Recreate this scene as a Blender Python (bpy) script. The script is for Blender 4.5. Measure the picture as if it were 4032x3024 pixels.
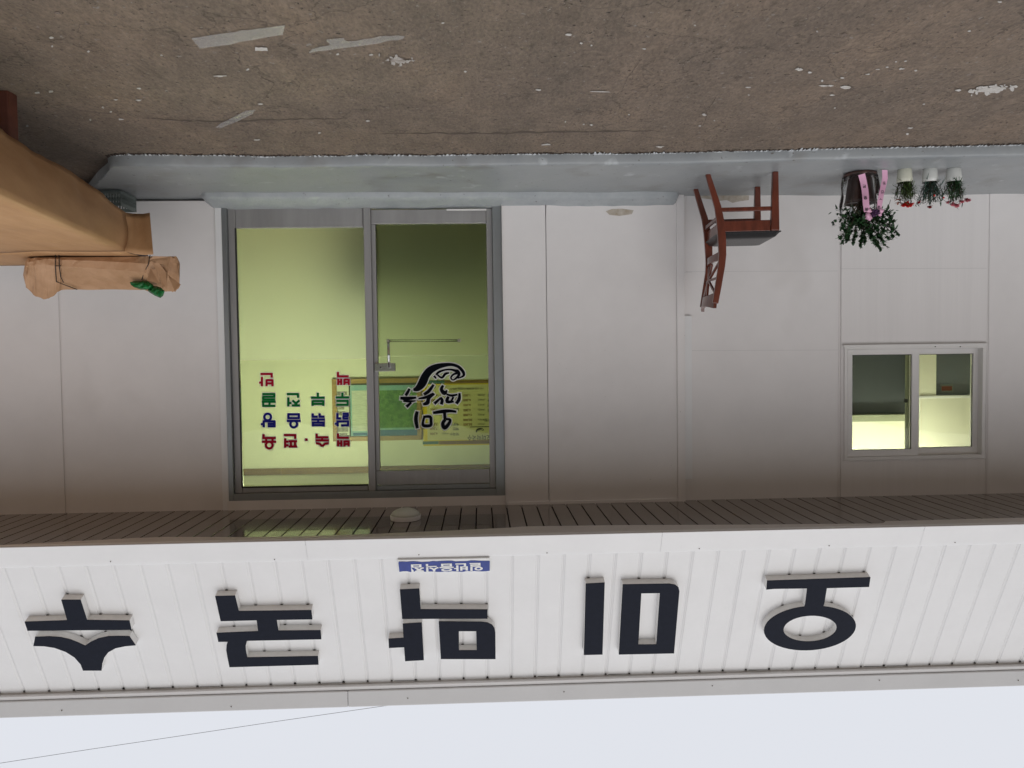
import bpy, math, random
from math import sin, cos, radians, pi
from mathutils import Vector, Matrix, noise
from mathutils.geometry import tessellate_polygon
random.seed(7)
for o in list(bpy.data.objects): bpy.data.objects.remove(o)
SC = bpy.context.scene
COL = SC.collection

# ------------------------------------------------------------------ camera (the photograph was taken upside down)
W, H = 4032, 3024
FPX, YAW, PITCH, ROLL = 3030.0, radians(2.3), radians(2.1), radians(-.77)
CAM = Vector((0, -5.5, 1.19))
_f = Vector((-sin(YAW)*cos(PITCH), cos(YAW)*cos(PITCH), sin(PITCH)))
_r = Vector((cos(YAW), sin(YAW), 0)); _u = _r.cross(_f)
RIGHT = _r*cos(ROLL) + _u*sin(ROLL); UP = _u*cos(ROLL) - _r*sin(ROLL); FWD = _f
cd = bpy.data.cameras.new('camera'); cam = bpy.data.objects.new('camera', cd); COL.objects.link(cam)
cd.sensor_width = 36; cd.lens = FPX/W*36; cd.clip_end = 2000; cd.clip_start = .05
m = Matrix.Identity(4)
for i in range(3):
    m[i][0] = -RIGHT[i]; m[i][1] = -UP[i]; m[i][2] = -FWD[i]; m[i][3] = CAM[i]
cam.matrix_world = m
SC.camera = cam

# ------------------------------------------------------------------ sky, sun, exposure
SUN_EL, SUN_AZ = radians(48), radians(200)     # azimuth clockwise from +Y
world = bpy.data.worlds.new('World'); SC.world = world; world.use_nodes = True
nt = world.node_tree; nt.nodes.clear()
sky = nt.nodes.new('ShaderNodeTexSky'); sky.sky_type = 'NISHITA'; sky.sun_disc = False
sky.sun_elevation = SUN_EL; sky.sun_rotation = SUN_AZ; sky.dust_density = 4; sky.air_density = 1.2
mix = nt.nodes.new('ShaderNodeMix'); mix.data_type = 'RGBA'; mix.inputs[0].default_value = .86
nt.links.new(sky.outputs[0], mix.inputs[6])
mix.inputs[7].default_value = (8.5, 8.66, 9.15, 1)          # even overcast cloud
bg = nt.nodes.new('ShaderNodeBackground'); bg.inputs[1].default_value = .1
out = nt.nodes.new('ShaderNodeOutputWorld')
nt.links.new(mix.outputs[2], bg.inputs[0]); nt.links.new(bg.outputs[0], out.inputs[0])
sl = bpy.data.lights.new('sun', 'SUN'); sl.energy = .6; sl.angle = radians(40); sl.color = (1, .97, .93)
so = bpy.data.objects.new('sun', sl); COL.objects.link(so)
sd = Vector((sin(SUN_AZ)*cos(SUN_EL), cos(SUN_AZ)*cos(SUN_EL), sin(SUN_EL)))
so.rotation_euler = sd.to_track_quat('Z', 'Y').to_euler(); so.location = (0, -6, 8)
SC.view_settings.view_transform = 'Standard'; SC.view_settings.look = 'None'
SC.view_settings.exposure = 0; SC.view_settings.gamma = 1

# ------------------------------------------------------------------ photo pixel -> place on a known plane
def ray(x, y):
    return RIGHT*((W-x-W/2)/FPX) - UP*((H-y-H/2)/FPX) + FWD
def PY(x, y, Y):
    d = ray(x, y); return CAM + d*((Y-CAM.y)/d.y)
def PZ(x, y, Z):
    d = ray(x, y); return CAM + d*((Z-CAM.z)/d.z)
FN = Vector((0, -1, .455)).normalized()          # outward normal of the leaning fascia
FO = Vector((0, -.93, 2.385)); FUP = Vector((0, .455, 1)).normalized()
def PF(x, y, t=0.0):
    d = ray(x, y); n = FN; o = FO + n*t
    return CAM + d*(n.dot(o-CAM)/n.dot(d))
def F3(X, s, t):                                  # fascia coords: along, up the slope, outwards
    return Vector((X, FO.y, FO.z)) + FUP*s + FN*t
def zm(ox, oy, s): return lambda x, y: (ox + x/s, oy + y/s)

# ------------------------------------------------------------------ materials
MATS = {}
def mat(name, col, rough=.6, spec=.5, metal=0, var=.0, vscale=8, col2=None, bump=0, bscale=60, speck=None, speck_s=200, speck_t=.62,
        detail=6, coat=0, trans=0, ior=1.45, emis=None, estr=0, alpha=1, rvar=0, stretch=None, dirt=None, crease=0, cscale=6):
    if name in MATS: return MATS[name]
    m = bpy.data.materials.new(name); m.use_nodes = True; t = m.node_tree; L = t.links
    b = t.nodes['Principled BSDF']
    b.inputs['Base Color'].default_value = (*col, 1); b.inputs['Roughness'].default_value = rough
    b.inputs['Specular IOR Level'].default_value = spec; b.inputs['Metallic'].default_value = metal
    b.inputs['Coat Weight'].default_value = coat; b.inputs['Transmission Weight'].default_value = trans; b.inputs['IOR'].default_value = ior
    b.inputs['Alpha'].default_value = alpha
    if emis: b.inputs['Emission Color'].default_value = (*emis, 1); b.inputs['Emission Strength'].default_value = estr
    tc = t.nodes.new('ShaderNodeTexCoord'); src = tc.outputs['Object']
    if stretch:
        mp = t.nodes.new('ShaderNodeMapping'); mp.inputs['Scale'].default_value = stretch; L.new(src, mp.inputs[0]); src = mp.outputs[0]
    cur = None
    if var or col2:
        n = t.nodes.new('ShaderNodeTexNoise'); n.inputs['Scale'].default_value = vscale; n.inputs['Detail'].default_value = detail; n.inputs['Roughness'].default_value = .65
        L.new(src, n.inputs['Vector'])
        r = t.nodes.new('ShaderNodeValToRGB'); r.color_ramp.elements[0].position = .3; r.color_ramp.elements[1].position = .7
        c2 = col2 or tuple(max(0, c*(1+var)) for c in col); c1 = col if col2 else tuple(c*(1-var) for c in col)
        r.color_ramp.elements[0].color = (*c1, 1); r.color_ramp.elements[1].color = (*c2, 1)
        L.new(n.outputs[0], r.inputs[0]); cur = r.outputs[0]
        if rvar:
            mr = t.nodes.new('ShaderNodeMapRange'); mr.inputs[3].default_value = rough-rvar; mr.inputs[4].default_value = rough+rvar
            L.new(n.outputs[0], mr.inputs[0]); L.new(mr.outputs[0], b.inputs['Roughness'])
    for (sc, th, cc, wdt) in ([(speck_s, speck_t, speck, .03)] if speck else []) + (dirt or []):
        n = t.nodes.new('ShaderNodeTexNoise'); n.inputs['Scale'].default_value = sc; n.inputs['Detail'].default_value = 3
        L.new(src, n.inputs['Vector'])
        mr = t.nodes.new('ShaderNodeMapRange'); mr.inputs[1].default_value = th; mr.inputs[2].default_value = th+wdt
        L.new(n.outputs[0], mr.inputs[0])
        mx = t.nodes.new('ShaderNodeMix'); mx.data_type = 'RGBA'; L.new(mr.outputs[0], mx.inputs[0])
        if cur: L.new(cur, mx.inputs[6])
        else: mx.inputs[6].default_value = (*col, 1)
        mx.inputs[7].default_value = (*cc, 1); cur = mx.outputs[2]
    if cur: L.new(cur, b.inputs['Base Color'])
    if bump:
        n = t.nodes.new('ShaderNodeTexNoise'); n.inputs['Scale'].default_value = bscale; n.inputs['Detail'].default_value = 8; n.inputs['Roughness'].default_value = .7
        L.new(src, n.inputs['Vector'])
        bp = t.nodes.new('ShaderNodeBump'); bp.inputs['Strength'].default_value = bump; bp.inputs['Distance'].default_value = .01
        L.new(n.outputs[0], bp.inputs['Height']); L.new(bp.outputs[0], b.inputs['Normal'])
        if crease:
            w = t.nodes.new('ShaderNodeVectorMath'); w.operation = 'ADD'; wn = t.nodes.new('ShaderNodeTexNoise'); wn.inputs['Scale'].default_value = 3; L.new(tc.outputs['Object'], wn.inputs['Vector'])
            sc2 = t.nodes.new('ShaderNodeVectorMath'); sc2.operation = 'SCALE'; sc2.inputs[3].default_value = .35; L.new(wn.outputs[1], sc2.inputs[0]); L.new(tc.outputs['Object'], w.inputs[0]); L.new(sc2.outputs[0], w.inputs[1])
            vo = t.nodes.new('ShaderNodeTexVoronoi'); vo.feature = 'F1'; vo.distance = 'CHEBYCHEV'; vo.inputs['Scale'].default_value = cscale; L.new(w.outputs[0], vo.inputs['Vector'])
            b2 = t.nodes.new('ShaderNodeBump'); b2.inputs['Strength'].default_value = crease; b2.inputs['Distance'].default_value = .03; L.new(vo.outputs[0], b2.inputs['Height']); L.new(bp.outputs[0], b2.inputs['Normal']); L.new(b2.outputs[0], b.inputs['Normal'])
    MATS[name] = m; return m

def glass_mat(name, tint, refl=1.0):
    m = bpy.data.materials.new(name); m.use_nodes = True; t = m.node_tree; t.nodes.clear(); L = t.links
    o = t.nodes.new('ShaderNodeOutputMaterial'); tr = t.nodes.new('ShaderNodeBsdfTransparent'); gl = t.nodes.new('ShaderNodeBsdfGlossy')
    tr.inputs[0].default_value = (*tint, 1); gl.inputs[1].default_value = .015; gl.inputs[0].default_value = (refl, refl, refl, 1)
    fr = t.nodes.new('ShaderNodeFresnel'); fr.inputs[0].default_value = 1.45
    mx = t.nodes.new('ShaderNodeMixShader'); L.new(fr.outputs[0], mx.inputs[0]); L.new(tr.outputs[0], mx.inputs[1]); L.new(gl.outputs[0], mx.inputs[2])
    L.new(mx.outputs[0], o.inputs[0]); MATS[name] = m; return m

M = {}
M['wall'] = mat('wall_paint', (.77, .74, .725), .5, var=.035, vscale=2.5, bump=.05, bscale=180, dirt=[(1.2, .60, (.64, .605, .58), .25), (60, .74, (.45, .42, .40), .06)])
M['wall_ribbed'] = mat('wall_ribbed_paint', (.77, .74, .725), .5, var=.03, vscale=3, bump=.12, bscale=9, stretch=(6, 1, .15))
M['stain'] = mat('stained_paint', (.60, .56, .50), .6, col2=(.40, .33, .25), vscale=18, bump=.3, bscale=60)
M['fascia'] = mat('fascia_paint', (.78, .775, .77), .42, var=.025, vscale=4, bump=.16, bscale=70, speck=(.35, .33, .31), speck_s=23, speck_t=.80)
M['trim'] = mat('trim_paint', (.78, .775, .77), .4, var=.03, vscale=3, bump=.05, bscale=40, speck=(.3, .28, .26), speck_s=31, speck_t=.79)
M['cap'] = mat('cap_paint', (.66, .66, .66), .4, var=.04, vscale=2)
M['lip'] = mat('lip_paint', (.62, .58, .55), .5, var=.06, vscale=5, bump=.08, bscale=50)
M['soffit'] = mat('soffit_gloss', (.13, .104, .088), .16, spec=.75, var=.10, vscale=5, rvar=.04, coat=.5)
M['dark'] = mat('dark_gap_and_shade', (.02, .018, .016), .8)
M['navy'] = mat('sign_navy', (.0115, .0140, .0235), .6, spec=.12, var=.12, vscale=30, bump=.06, bscale=200)
M['block'] = mat('letter_side', (.80, .79, .77), .6, var=.06, vscale=20, bump=.1, bscale=100)
M['blue'] = mat('sign_blue', (.035, .06, .27), .5, var=.12, vscale=25)
M['white'] = mat('white_paint', (.80, .80, .79), .5, var=.04, vscale=20)
M['alu'] = mat('aluminium', (.30, .315, .32), .42, metal=.75, var=.10, vscale=5, stretch=(1, 1, .3), rvar=.08)
M['alu_d'] = mat('aluminium_brushed', (.37, .36, .355), .48, metal=.6, var=.10, vscale=14, stretch=(1, 1, .12), rvar=.06, bump=.03, bscale=90)
M['steel'] = mat('steel', (.72, .71, .69), .15, metal=1)
M['pvc'] = mat('pvc', (.74, .72, .70), .4, var=.03, vscale=6)
M['gasket'] = mat('gasket', (.03, .03, .028), .7)
M['ground'] = None
M['paint'] = mat('floor_paint', (.245, .262, .272), .38, col2=(.315, .328, .33), vscale=3.5, bump=.22, bscale=22, rvar=.08, detail=8, dirt=[(4, .56, (.21, .205, .195), .22), (9, .64, (.40, .42, .43), .1), (38, .68, (.14, .13, .12), .05)])
M['mortar'] = mat('mortar_paint', (.30, .325, .34), .5, col2=(.39, .41, .42), vscale=9, bump=.5, bscale=26, dirt=[(30, .68, (.2, .2, .2), .05)])
M['fringe'] = mat('paint_fringe', (.56, .58, .59), .6, var=.2, vscale=40)
M['iwall'] = mat('room_wallpaper', (.78, .775, .68), .8, var=.02, vscale=10)
M['iceil'] = mat('room_ceiling', (.78, .77, .68), .8)
M['ifloor'] = mat('room_floor', (.22, .17, .11), .4, var=.2, vscale=6)
M['mould'] = mat('room_moulding', (.20, .125, .045), .5, var=.25, vscale=30, stretch=(.2, 1, 6))
M['wood'] = mat('chair_wood', (.125, .028, .014), .28, var=.35, vscale=30, stretch=(1, 1, .25), coat=.3)
M['leather'] = mat('chair_leather', (.022, .022, .023), .33, var=.15, vscale=40, bump=.15, bscale=250)
M['kraft'] = mat('kraft_paper', (.40, .215, .095), .62, col2=(.50, .285, .14), vscale=6, bump=.3, bscale=9, stretch=(1.8, .45, 1), crease=.22, cscale=3.5)
M['kraft2'] = mat('kraft_paper_bundle', (.38, .215, .11), .6, col2=(.49, .295, .17), vscale=7, bump=.4, bscale=22, crease=.5, cscale=9)
M['cord'] = mat('cord_black', (.012, .012, .012), .8)
M['green_bag'] = mat('green_plastic', (.005, .16, .035), .25, var=.3, vscale=25, bump=.4, bscale=40, crease=1, cscale=28)
M['table_wood'] = mat('table_wood', (.10, .03, .018), .4, var=.3, vscale=12)
M['crate'] = mat('crate_plastic', (.16, .185, .17), .5, var=.1, vscale=20)
M['pot_brown'] = mat('pot_glaze', (.075, .038, .03), .3, var=.3, vscale=20)
M['pot_white'] = mat('pot_white', (.72, .72, .68), .35, var=.04, vscale=20)
M['pot_cream'] = mat('pot_cream', (.72, .71, .58), .35, var=.04, vscale=20)
M['soil'] = mat('soil', (.03, .022, .015), .9)
M['leaf'] = mat('leaf_dark', (.022, .062, .022), .35, var=.5, vscale=30)
M['leaf2'] = mat('leaf_olive', (.05, .085, .02), .5, var=.4, vscale=40)
M['leaf3'] = mat('leaf_bluegreen', (.035, .075, .055), .5, var=.4, vscale=40)
M['stem'] = mat('stem', (.05, .04, .02), .7)
M['pink'] = mat('ribbon_pink', (.74, .40, .56), .35, var=.06, vscale=20, spec=.6)
M['purple'] = mat('bow_purple', (.05, .012, .06), .5)
M['ink'] = mat('ink', (.012, .012, .014), .6)
M['red'] = mat('petal_red', (.62, .03, .025), .5, var=.3, vscale=60)
M['dred'] = mat('petal_dark_red', (.30, .008, .012), .5, var=.3, vscale=60)
M['rose'] = mat('petal_pink', (.62, .20, .24), .5, var=.35, vscale=60)
M['s_red'] = mat('sticker_red', (.46, .008, .030), .6, spec=.15)
M['s_blue'] = mat('sticker_blue', (.016, .020, .25), .6, spec=.15)
M['s_green'] = mat('sticker_green', (.006, .20, .04), .6, spec=.15)
M['s_white'] = mat('sticker_white', (.72, .72, .70), .5)
M['s_black'] = mat('sticker_black', (.004, .005, .008), .7, spec=.06)
M['chip'] = mat('paint_chip', (.62, .60, .57), .8, col2=(.42, .38, .34), vscale=55)
M['smear'] = mat('plaster_smear', (.50, .47, .44), .9, col2=(.22, .18, .15), vscale=30)
M['tape'] = mat('packing_tape', (.55, .52, .51), .3, var=.1, vscale=30, alpha=.26, spec=.7)
M['board_wood'] = mat('board_wood', (.34, .22, .09), .5, var=.2, vscale=20, stretch=(.3, 1, 3))
M['board_back'] = mat('board_back', (.05, .06, .045), .8)
M['paper'] = mat('paper_white', (.66, .68, .60), .7, var=.05, vscale=12)
M['paper_lines'] = mat('paper_print', (.66, .69, .60), .7, col2=(.42, .46, .42), vscale=60, stretch=(.25, 1, 3))
M['poster_teal'] = mat('poster_teal', (.16, .36, .40), .6, col2=(.36, .52, .50), vscale=6)
M['poster_blue'] = mat('poster_blue', (.03, .13, .24), .5)
M['photo1'] = mat('photo_print', (.10, .11, .09), .6, col2=(.40, .38, .34), vscale=45)
M['menu_yellow'] = mat('menu_yellow', (.72, .52, .01), .6, var=.05, vscale=8)
M['menu_face'] = mat('menu_face', (.66, .60, .30), .6, var=.03, vscale=8)
M['menu_brown'] = mat('menu_brown', (.20, .11, .03), .6)
M['menu_teal'] = mat('menu_teal', (.05, .13, .12), .6)
M['menu_red'] = mat('menu_red', (.16, .03, .01), .6)
M['fridge'] = mat('kitchen_grey', (.055, .062, .070), .5, var=.15, vscale=3)
M['hood'] = mat('kitchen_steel', (.15, .165, .185), .42, metal=.35, var=.1, vscale=3)
M['cream'] = mat('kitchen_cream', (.80, .79, .64), .6)
M['band'] = mat('kitchen_band', (.30, .31, .22), .6)
M['lampglass'] = mat('lamp_shade', (.62, .64, .58), .4, var=.04, vscale=20)
M['acrylic'] = glass_mat('acrylic', (.96, .98, .96), .6)
M['glass'] = glass_mat('door_glass', (.90, .95, .84))
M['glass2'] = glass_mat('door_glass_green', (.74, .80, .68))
M['wglass'] = glass_mat('window_glass', (.90, .92, .84))
M['cello'] = glass_mat('cellophane', (.94, .94, .94), .9)
def film_mat(name, tint):
    m = bpy.data.materials.new(name); m.use_nodes = True; t = m.node_tree; t.nodes.clear()
    o = t.nodes.new('ShaderNodeOutputMaterial'); r = t.nodes.new('ShaderNodeBsdfRefraction'); r.inputs['Color'].default_value = (*tint, 1); r.inputs['Roughness'].default_value = .8; r.inputs['IOR'].default_value = 1.3
    t.links.new(r.outputs[0], o.inputs[0]); return m
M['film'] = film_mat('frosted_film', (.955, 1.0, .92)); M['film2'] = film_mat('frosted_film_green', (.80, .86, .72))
M['cable'] = mat('cable', (.12, .12, .13), .6)
M['black_furn'] = mat('dark_furniture', (.13, .125, .10), .6)

# map printed on the poster: green with pale roads
def map_mat():
    m = bpy.data.materials.new('map_print'); m.use_nodes = True; t = m.node_tree; L = t.links; b = t.nodes['Principled BSDF']
    tc = t.nodes.new('ShaderNodeTexCoord'); n = t.nodes.new('ShaderNodeTexNoise'); n.inputs['Scale'].default_value = 22; n.inputs['Detail'].default_value = 8
    L.new(tc.outputs['Object'], n.inputs['Vector']); r = t.nodes.new('ShaderNodeValToRGB')
    r.color_ramp.elements[0].color = (.03, .12, .05, 1); r.color_ramp.elements[0].position = .35
    r.color_ramp.elements[1].color = (.12, .25, .09, 1); r.color_ramp.elements[1].position = .65
    L.new(n.outputs[0], r.inputs[0]); v = t.nodes.new('ShaderNodeTexVoronoi'); v.feature = 'DISTANCE_TO_EDGE'; v.inputs['Scale'].default_value = 11
    mv = t.nodes.new('ShaderNodeVectorMath'); mv.operation = 'ADD'; L.new(tc.outputs['Object'], mv.inputs[0]); L.new(n.outputs[1], mv.inputs[1]); L.new(mv.outputs[0], v.inputs['Vector'])
    mr = t.nodes.new('ShaderNodeMapRange'); mr.inputs[1].default_value = .0; mr.inputs[2].default_value = .035; mr.inputs[3].default_value = .7; mr.inputs[4].default_value = 0
    L.new(v.outputs[0], mr.inputs[0]); mx = t.nodes.new('ShaderNodeMix'); mx.data_type = 'RGBA'; L.new(mr.outputs[0], mx.inputs[0]); L.new(r.outputs[0], mx.inputs[6]); mx.inputs[7].default_value = (.5, .52, .35, 1)
    L.new(mx.outputs[2], b.inputs['Base Color']); b.inputs['Roughness'].default_value = .6; return m
M['map'] = map_mat()

def ground_mat():
    m = bpy.data.materials.new('ground_concrete'); m.use_nodes = True; t = m.node_tree; L = t.links; b = t.nodes['Principled BSDF']
    N = t.nodes.new; tc = N('ShaderNodeTexCoord'); src = tc.outputs['Object']
    def nz(sc, det, rg=.6, st=None):
        n = N('ShaderNodeTexNoise'); n.inputs['Scale'].default_value = sc; n.inputs['Detail'].default_value = det; n.inputs['Roughness'].default_value = rg
        s = src
        if st: mp = N('ShaderNodeMapping'); mp.inputs['Scale'].default_value = st; L.new(src, mp.inputs[0]); s = mp.outputs[0]
        L.new(s, n.inputs['Vector']); return n.outputs[0]
    def ramp(fac, stops):
        r = N('ShaderNodeValToRGB'); e = r.color_ramp.elements
        while len(e) < len(stops): e.new(.5)
        for q, (p, c) in zip(e, stops): q.position = p; q.color = (*c, 1)
        L.new(fac, r.inputs[0]); return r.outputs[0]
    def mixc(fac, a, bb, f=None, mode='MIX'):
        x = N('ShaderNodeMix'); x.data_type = 'RGBA'; x.blend_type = mode
        if f is not None: x.inputs[0].default_value = f
        else: L.new(fac, x.inputs[0])
        for s, v in ((6, a), (7, bb)):
            if isinstance(v, tuple): x.inputs[s].default_value = (*v, 1)
            else: L.new(v, x.inputs[s])
        return x.outputs[2]
    def mr(v, a, bb, c=0, d=1):
        x = N('ShaderNodeMapRange'); x.inputs[1].default_value = a; x.inputs[2].default_value = bb; x.inputs[3].default_value = c; x.inputs[4].default_value = d; L.new(v, x.inputs[0]); return x.outputs[0]
    base = ramp(nz(1.3, 7, .66, (1.3, .75, 1)), [(.30, (.215, .172, .138)), (.5, (.275, .215, .168)), (.70, (.335, .252, .188))])
    g = nz(55, 8, .75, (1.3, .6, 1)); base = mixc(None, base, ramp(g, [(.3, (.5, .5, .5)), (.7, (1.4, 1.38, 1.35))]), .75, 'MULTIPLY')
    base = mixc(None, base, ramp(nz(7, 7, .7, (1.5, .6, 1)), [(.32, (.74, .73, .72)), (.68, (1.22, 1.2, 1.17))]), .7, 'MULTIPLY')
    base = mixc(mr(nz(34, 3), .665, .69), base, (.36, .32, .28))
    base = mixc(mr(nz(120, 2), .70, .73), base, (.42, .39, .36))
    base = mixc(mr(nz(48, 4), .36, .32), base, (.06, .045, .036))
    base = mixc(mr(nz(14, 7, .75, (1.4, .55, 1)), .60, .72, 0, .55), base, (.34, .27, .21))
    base = mixc(mr(nz(11, 7, .75, (1.4, .55, 1)), .42, .30, 0, .6), base, (.09, .068, .054))
    vr = N('ShaderNodeTexVoronoi'); vr.feature = 'DISTANCE_TO_EDGE'; vr.inputs['Scale'].default_value = .9
    wv = N('ShaderNodeVectorMath'); wv.operation = 'ADD'
    n2 = N('ShaderNodeTexNoise'); n2.inputs['Scale'].default_value = 2.5; n2.inputs['Detail'].default_value = 6; L.new(src, n2.inputs['Vector']); L.new(src, wv.inputs[0]); L.new(n2.outputs[1], wv.inputs[1]); L.new(wv.outputs[0], vr.inputs['Vector'])
    crack = mr(vr.outputs[0], 0, .006, .55, 0); base = mixc(crack, base, (.055, .042, .034))
    L.new(base, b.inputs['Base Color']); b.inputs['Roughness'].default_value = .78; b.inputs['Specular IOR Level'].default_value = .35
    h = N('ShaderNodeMath'); h.operation = 'ADD'; L.new(g, h.inputs[0])
    h2 = N('ShaderNodeMath'); h2.operation = 'MULTIPLY'; L.new(nz(9, 6), h2.inputs[0]); h2.inputs[1].default_value = 2.0; L.new(h2.outputs[0], h.inputs[1])
    bp = N('ShaderNodeBump'); bp.inputs['Strength'].default_value = 1; bp.inputs['Distance'].default_value = .022; L.new(h.outputs[0], bp.inputs['Height']); L.new(bp.outputs[0], b.inputs['Normal'])
    return m
M['ground'] = ground_mat()

def emit_mat(name, col, s):
    m = bpy.data.materials.new(name); m.use_nodes = True; t = m.node_tree; t.nodes.clear()
    o = t.nodes.new('ShaderNodeOutputMaterial'); e = t.nodes.new('ShaderNodeEmission'); e.inputs[0].default_value = (*col, 1); e.inputs[1].default_value = s
    t.links.new(e.outputs[0], o.inputs[0]); return m

# ------------------------------------------------------------------ mesh helpers
OFF = {}
def root(name, label, cat, loc=(0, 0, 0), group=None):
    o = bpy.data.objects.new(name, None); COL.objects.link(o); o.location = loc; o.empty_display_size = .1
    o['label'] = label; o['category'] = cat
    if group: o['group'] = group
    OFF[o.name] = Vector(loc); return o
def tag(o, label, cat, group=None):
    o['label'] = label; o['category'] = cat
    if group: o['group'] = group
    return o
class MB:
    def __init__(s): s.v = []; s.f = []; s.mi = []; s.cm = 0
    def add(s, vs, fs):
        b = len(s.v); s.v += [Vector(v) for v in vs]; s.f += [tuple(b+i for i in f) for f in fs]; s.mi += [s.cm]*len(fs); return s
    def box(s, x0, x1, y0, y1, z0, z1):
        return s.add([(x0,y0,z0),(x1,y0,z0),(x1,y1,z0),(x0,y1,z0),(x0,y0,z1),(x1,y0,z1),(x1,y1,z1),(x0,y1,z1)],
                     [(3,2,1,0),(4,5,6,7),(0,1,5,4),(1,2,6,5),(2,3,7,6),(3,0,4,7)])
    def obox(s, c, ax, ay, az):            # oriented box, half-vectors
        c, ax, ay, az = Vector(c), Vector(ax), Vector(ay), Vector(az)
        vs = [c+ax*i+ay*j+az*k for k in (-1, 1) for j in (-1, 1) for i in (-1, 1)]
        return s.add(vs, [(0,2,3,1),(4,5,7,6),(0,1,5,4),(1,3,7,5),(3,2,6,7),(2,0,4,6)])
    def hexa(s, a, b):                     # two matching quads
        return s.add(list(a)+list(b), [(3,2,1,0),(4,5,6,7),(0,1,5,4),(1,2,6,5),(2,3,7,6),(3,0,4,7)])
    def prism(s, loops, off, side_mi=None, face_mi=None):   # loops: front loops (outer + holes) of 3D points, off: vector to the back
        off = Vector(off); flat = [Vector(p) for l in loops for p in l]; n = len(flat)
        tris = tessellate_polygon([[Vector(p) for p in l] for l in loops])
        b = len(s.v); s.v += flat + [p+off for p in flat]
        for t in tris:
            s.f.append(tuple(b+i for i in t)); s.mi.append(face_mi if face_mi is not None else s.cm)
            s.f.append(tuple(b+n+i for i in reversed(t))); s.mi.append(side_mi if side_mi is not None else s.cm)
        k = 0
        for l in loops:
            for i in range(len(l)):
                a, c = k+i, k+(i+1) % len(l)
                s.f.append((b+a, b+c, b+n+c, b+n+a)); s.mi.append(side_mi if side_mi is not None else s.cm)
            k += len(l)
        return s
    def tube(s, pts, r, n=8, cap=True):
        pts = [Vector(p) for p in pts]; rs = r if isinstance(r, (list, tuple)) else [r]*len(pts); b = len(s.v); up = None
        for i, p in enumerate(pts):
            d = (pts[min(i+1, len(pts)-1)] - pts[max(i-1, 0)]).normalized()
            if up is None: up = d.orthogonal().normalized()
            up = (up - d*up.dot(d)); up = up.normalized() if up.length > 1e-6 else d.orthogonal().normalized(); q = d.cross(up)
            for k in range(n):
                a = 2*pi*k/n; s.v.append(p + (up*cos(a)+q*sin(a))*rs[i])
        for i in range(len(pts)-1):
            for k in range(n):
                s.f.append((b+i*n+k, b+i*n+(k+1)%n, b+(i+1)*n+(k+1)%n, b+(i+1)*n+k)); s.mi.append(s.cm)
        if cap:
            s.f.append(tuple(b+k for k in reversed(range(n)))); s.mi.append(s.cm)
            s.f.append(tuple(b+(len(pts)-1)*n+k for k in range(n))); s.mi.append(s.cm)
        return s
    def bar(s, pts, w, t, side):           # rectangular section swept along pts; side = thickness direction
        pts = [Vector(p) for p in pts]; side = Vector(side).normalized(); ws = w if isinstance(w, (list, tuple)) else [w]*len(pts); b = len(s.v)
        for i, p in enumerate(pts):
            d = (pts[min(i+1, len(pts)-1)] - pts[max(i-1, 0)]).normalized(); q = d.cross(side).normalized()
            for (i1, j1) in ((-1,-1),(1,-1),(1,1),(-1,1)): s.v.append(p + q*(ws[i]/2*i1) + side*(t/2*j1))
        for i in range(len(pts)-1):
            for k in range(4):
                s.f.append((b+i*4+k, b+i*4+(k+1)%4, b+(i+1)*4+(k+1)%4, b+(i+1)*4+k)); s.mi.append(s.cm)
        s.f.append((b+3,b+2,b+1,b)); e = b+(len(pts)-1)*4; s.f.append((e,e+1,e+2,e+3)); s.mi += [s.cm]*2
        return s
    def lathe(s, c, prof, n=28):
        c = Vector(c); b = len(s.v)
        for (r, z) in prof:
            for k in range(n): s.v.append(c + Vector((r*cos(2*pi*k/n), r*sin(2*pi*k/n), z)))
        for i in range(len(prof)-1):
            for k in range(n):
                s.f.append((b+i*n+k, b+i*n+(k+1)%n, b+(i+1)*n+(k+1)%n, b+(i+1)*n+k)); s.mi.append(s.cm)
        s.f.append(tuple(b+k for k in reversed(range(n)))); e = b+(len(prof)-1)*n; s.f.append(tuple(e+k for k in range(n))); s.mi += [s.cm]*2
        return s
    def blob(s, c, r, seed=0, jit=.2, n=7, mth=5):
        c = Vector(c); b = len(s.v); rx, ry, rz = (r, r, r) if not isinstance(r, tuple) else r
        rows = []
        for i in range(1, mth):
            a = pi*i/mth
            for k in range(n):
                h = 2*pi*k/n; d = Vector((sin(a)*cos(h), sin(a)*sin(h), cos(a)))
                q = 1+jit*noise.noise(d*2.1+Vector((seed*3.1, seed, 0)))*2
                s.v.append(c+Vector((d.x*rx, d.y*ry, d.z*rz))*q)
        t = len(s.v); s.v += [c+Vector((0, 0, rz)), c-Vector((0, 0, rz))]
        for i in range(mth-2):
            for k in range(n): s.f.append((b+i*n+k, b+(i+1)*n+k, b+(i+1)*n+(k+1)%n, b+i*n+(k+1)%n)); s.mi.append(s.cm)
        for k in range(n):
            s.f.append((t, b+k, b+(k+1)%n)); s.f.append((t+1, b+(mth-2)*n+(k+1)%n, b+(mth-2)*n+k)); s.mi += [s.cm]*2
        return s
    def grid(s, rows, cols, fn):
        b = len(s.v)
        for i in range(rows):
            for j in range(cols): s.v.append(Vector(fn(i, j)))
        for i in range(rows-1):
            for j in range(cols-1): s.f.append((b+i*cols+j, b+i*cols+j+1, b+(i+1)*cols+j+1, b+(i+1)*cols+j)); s.mi.append(s.cm)
        return s
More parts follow.
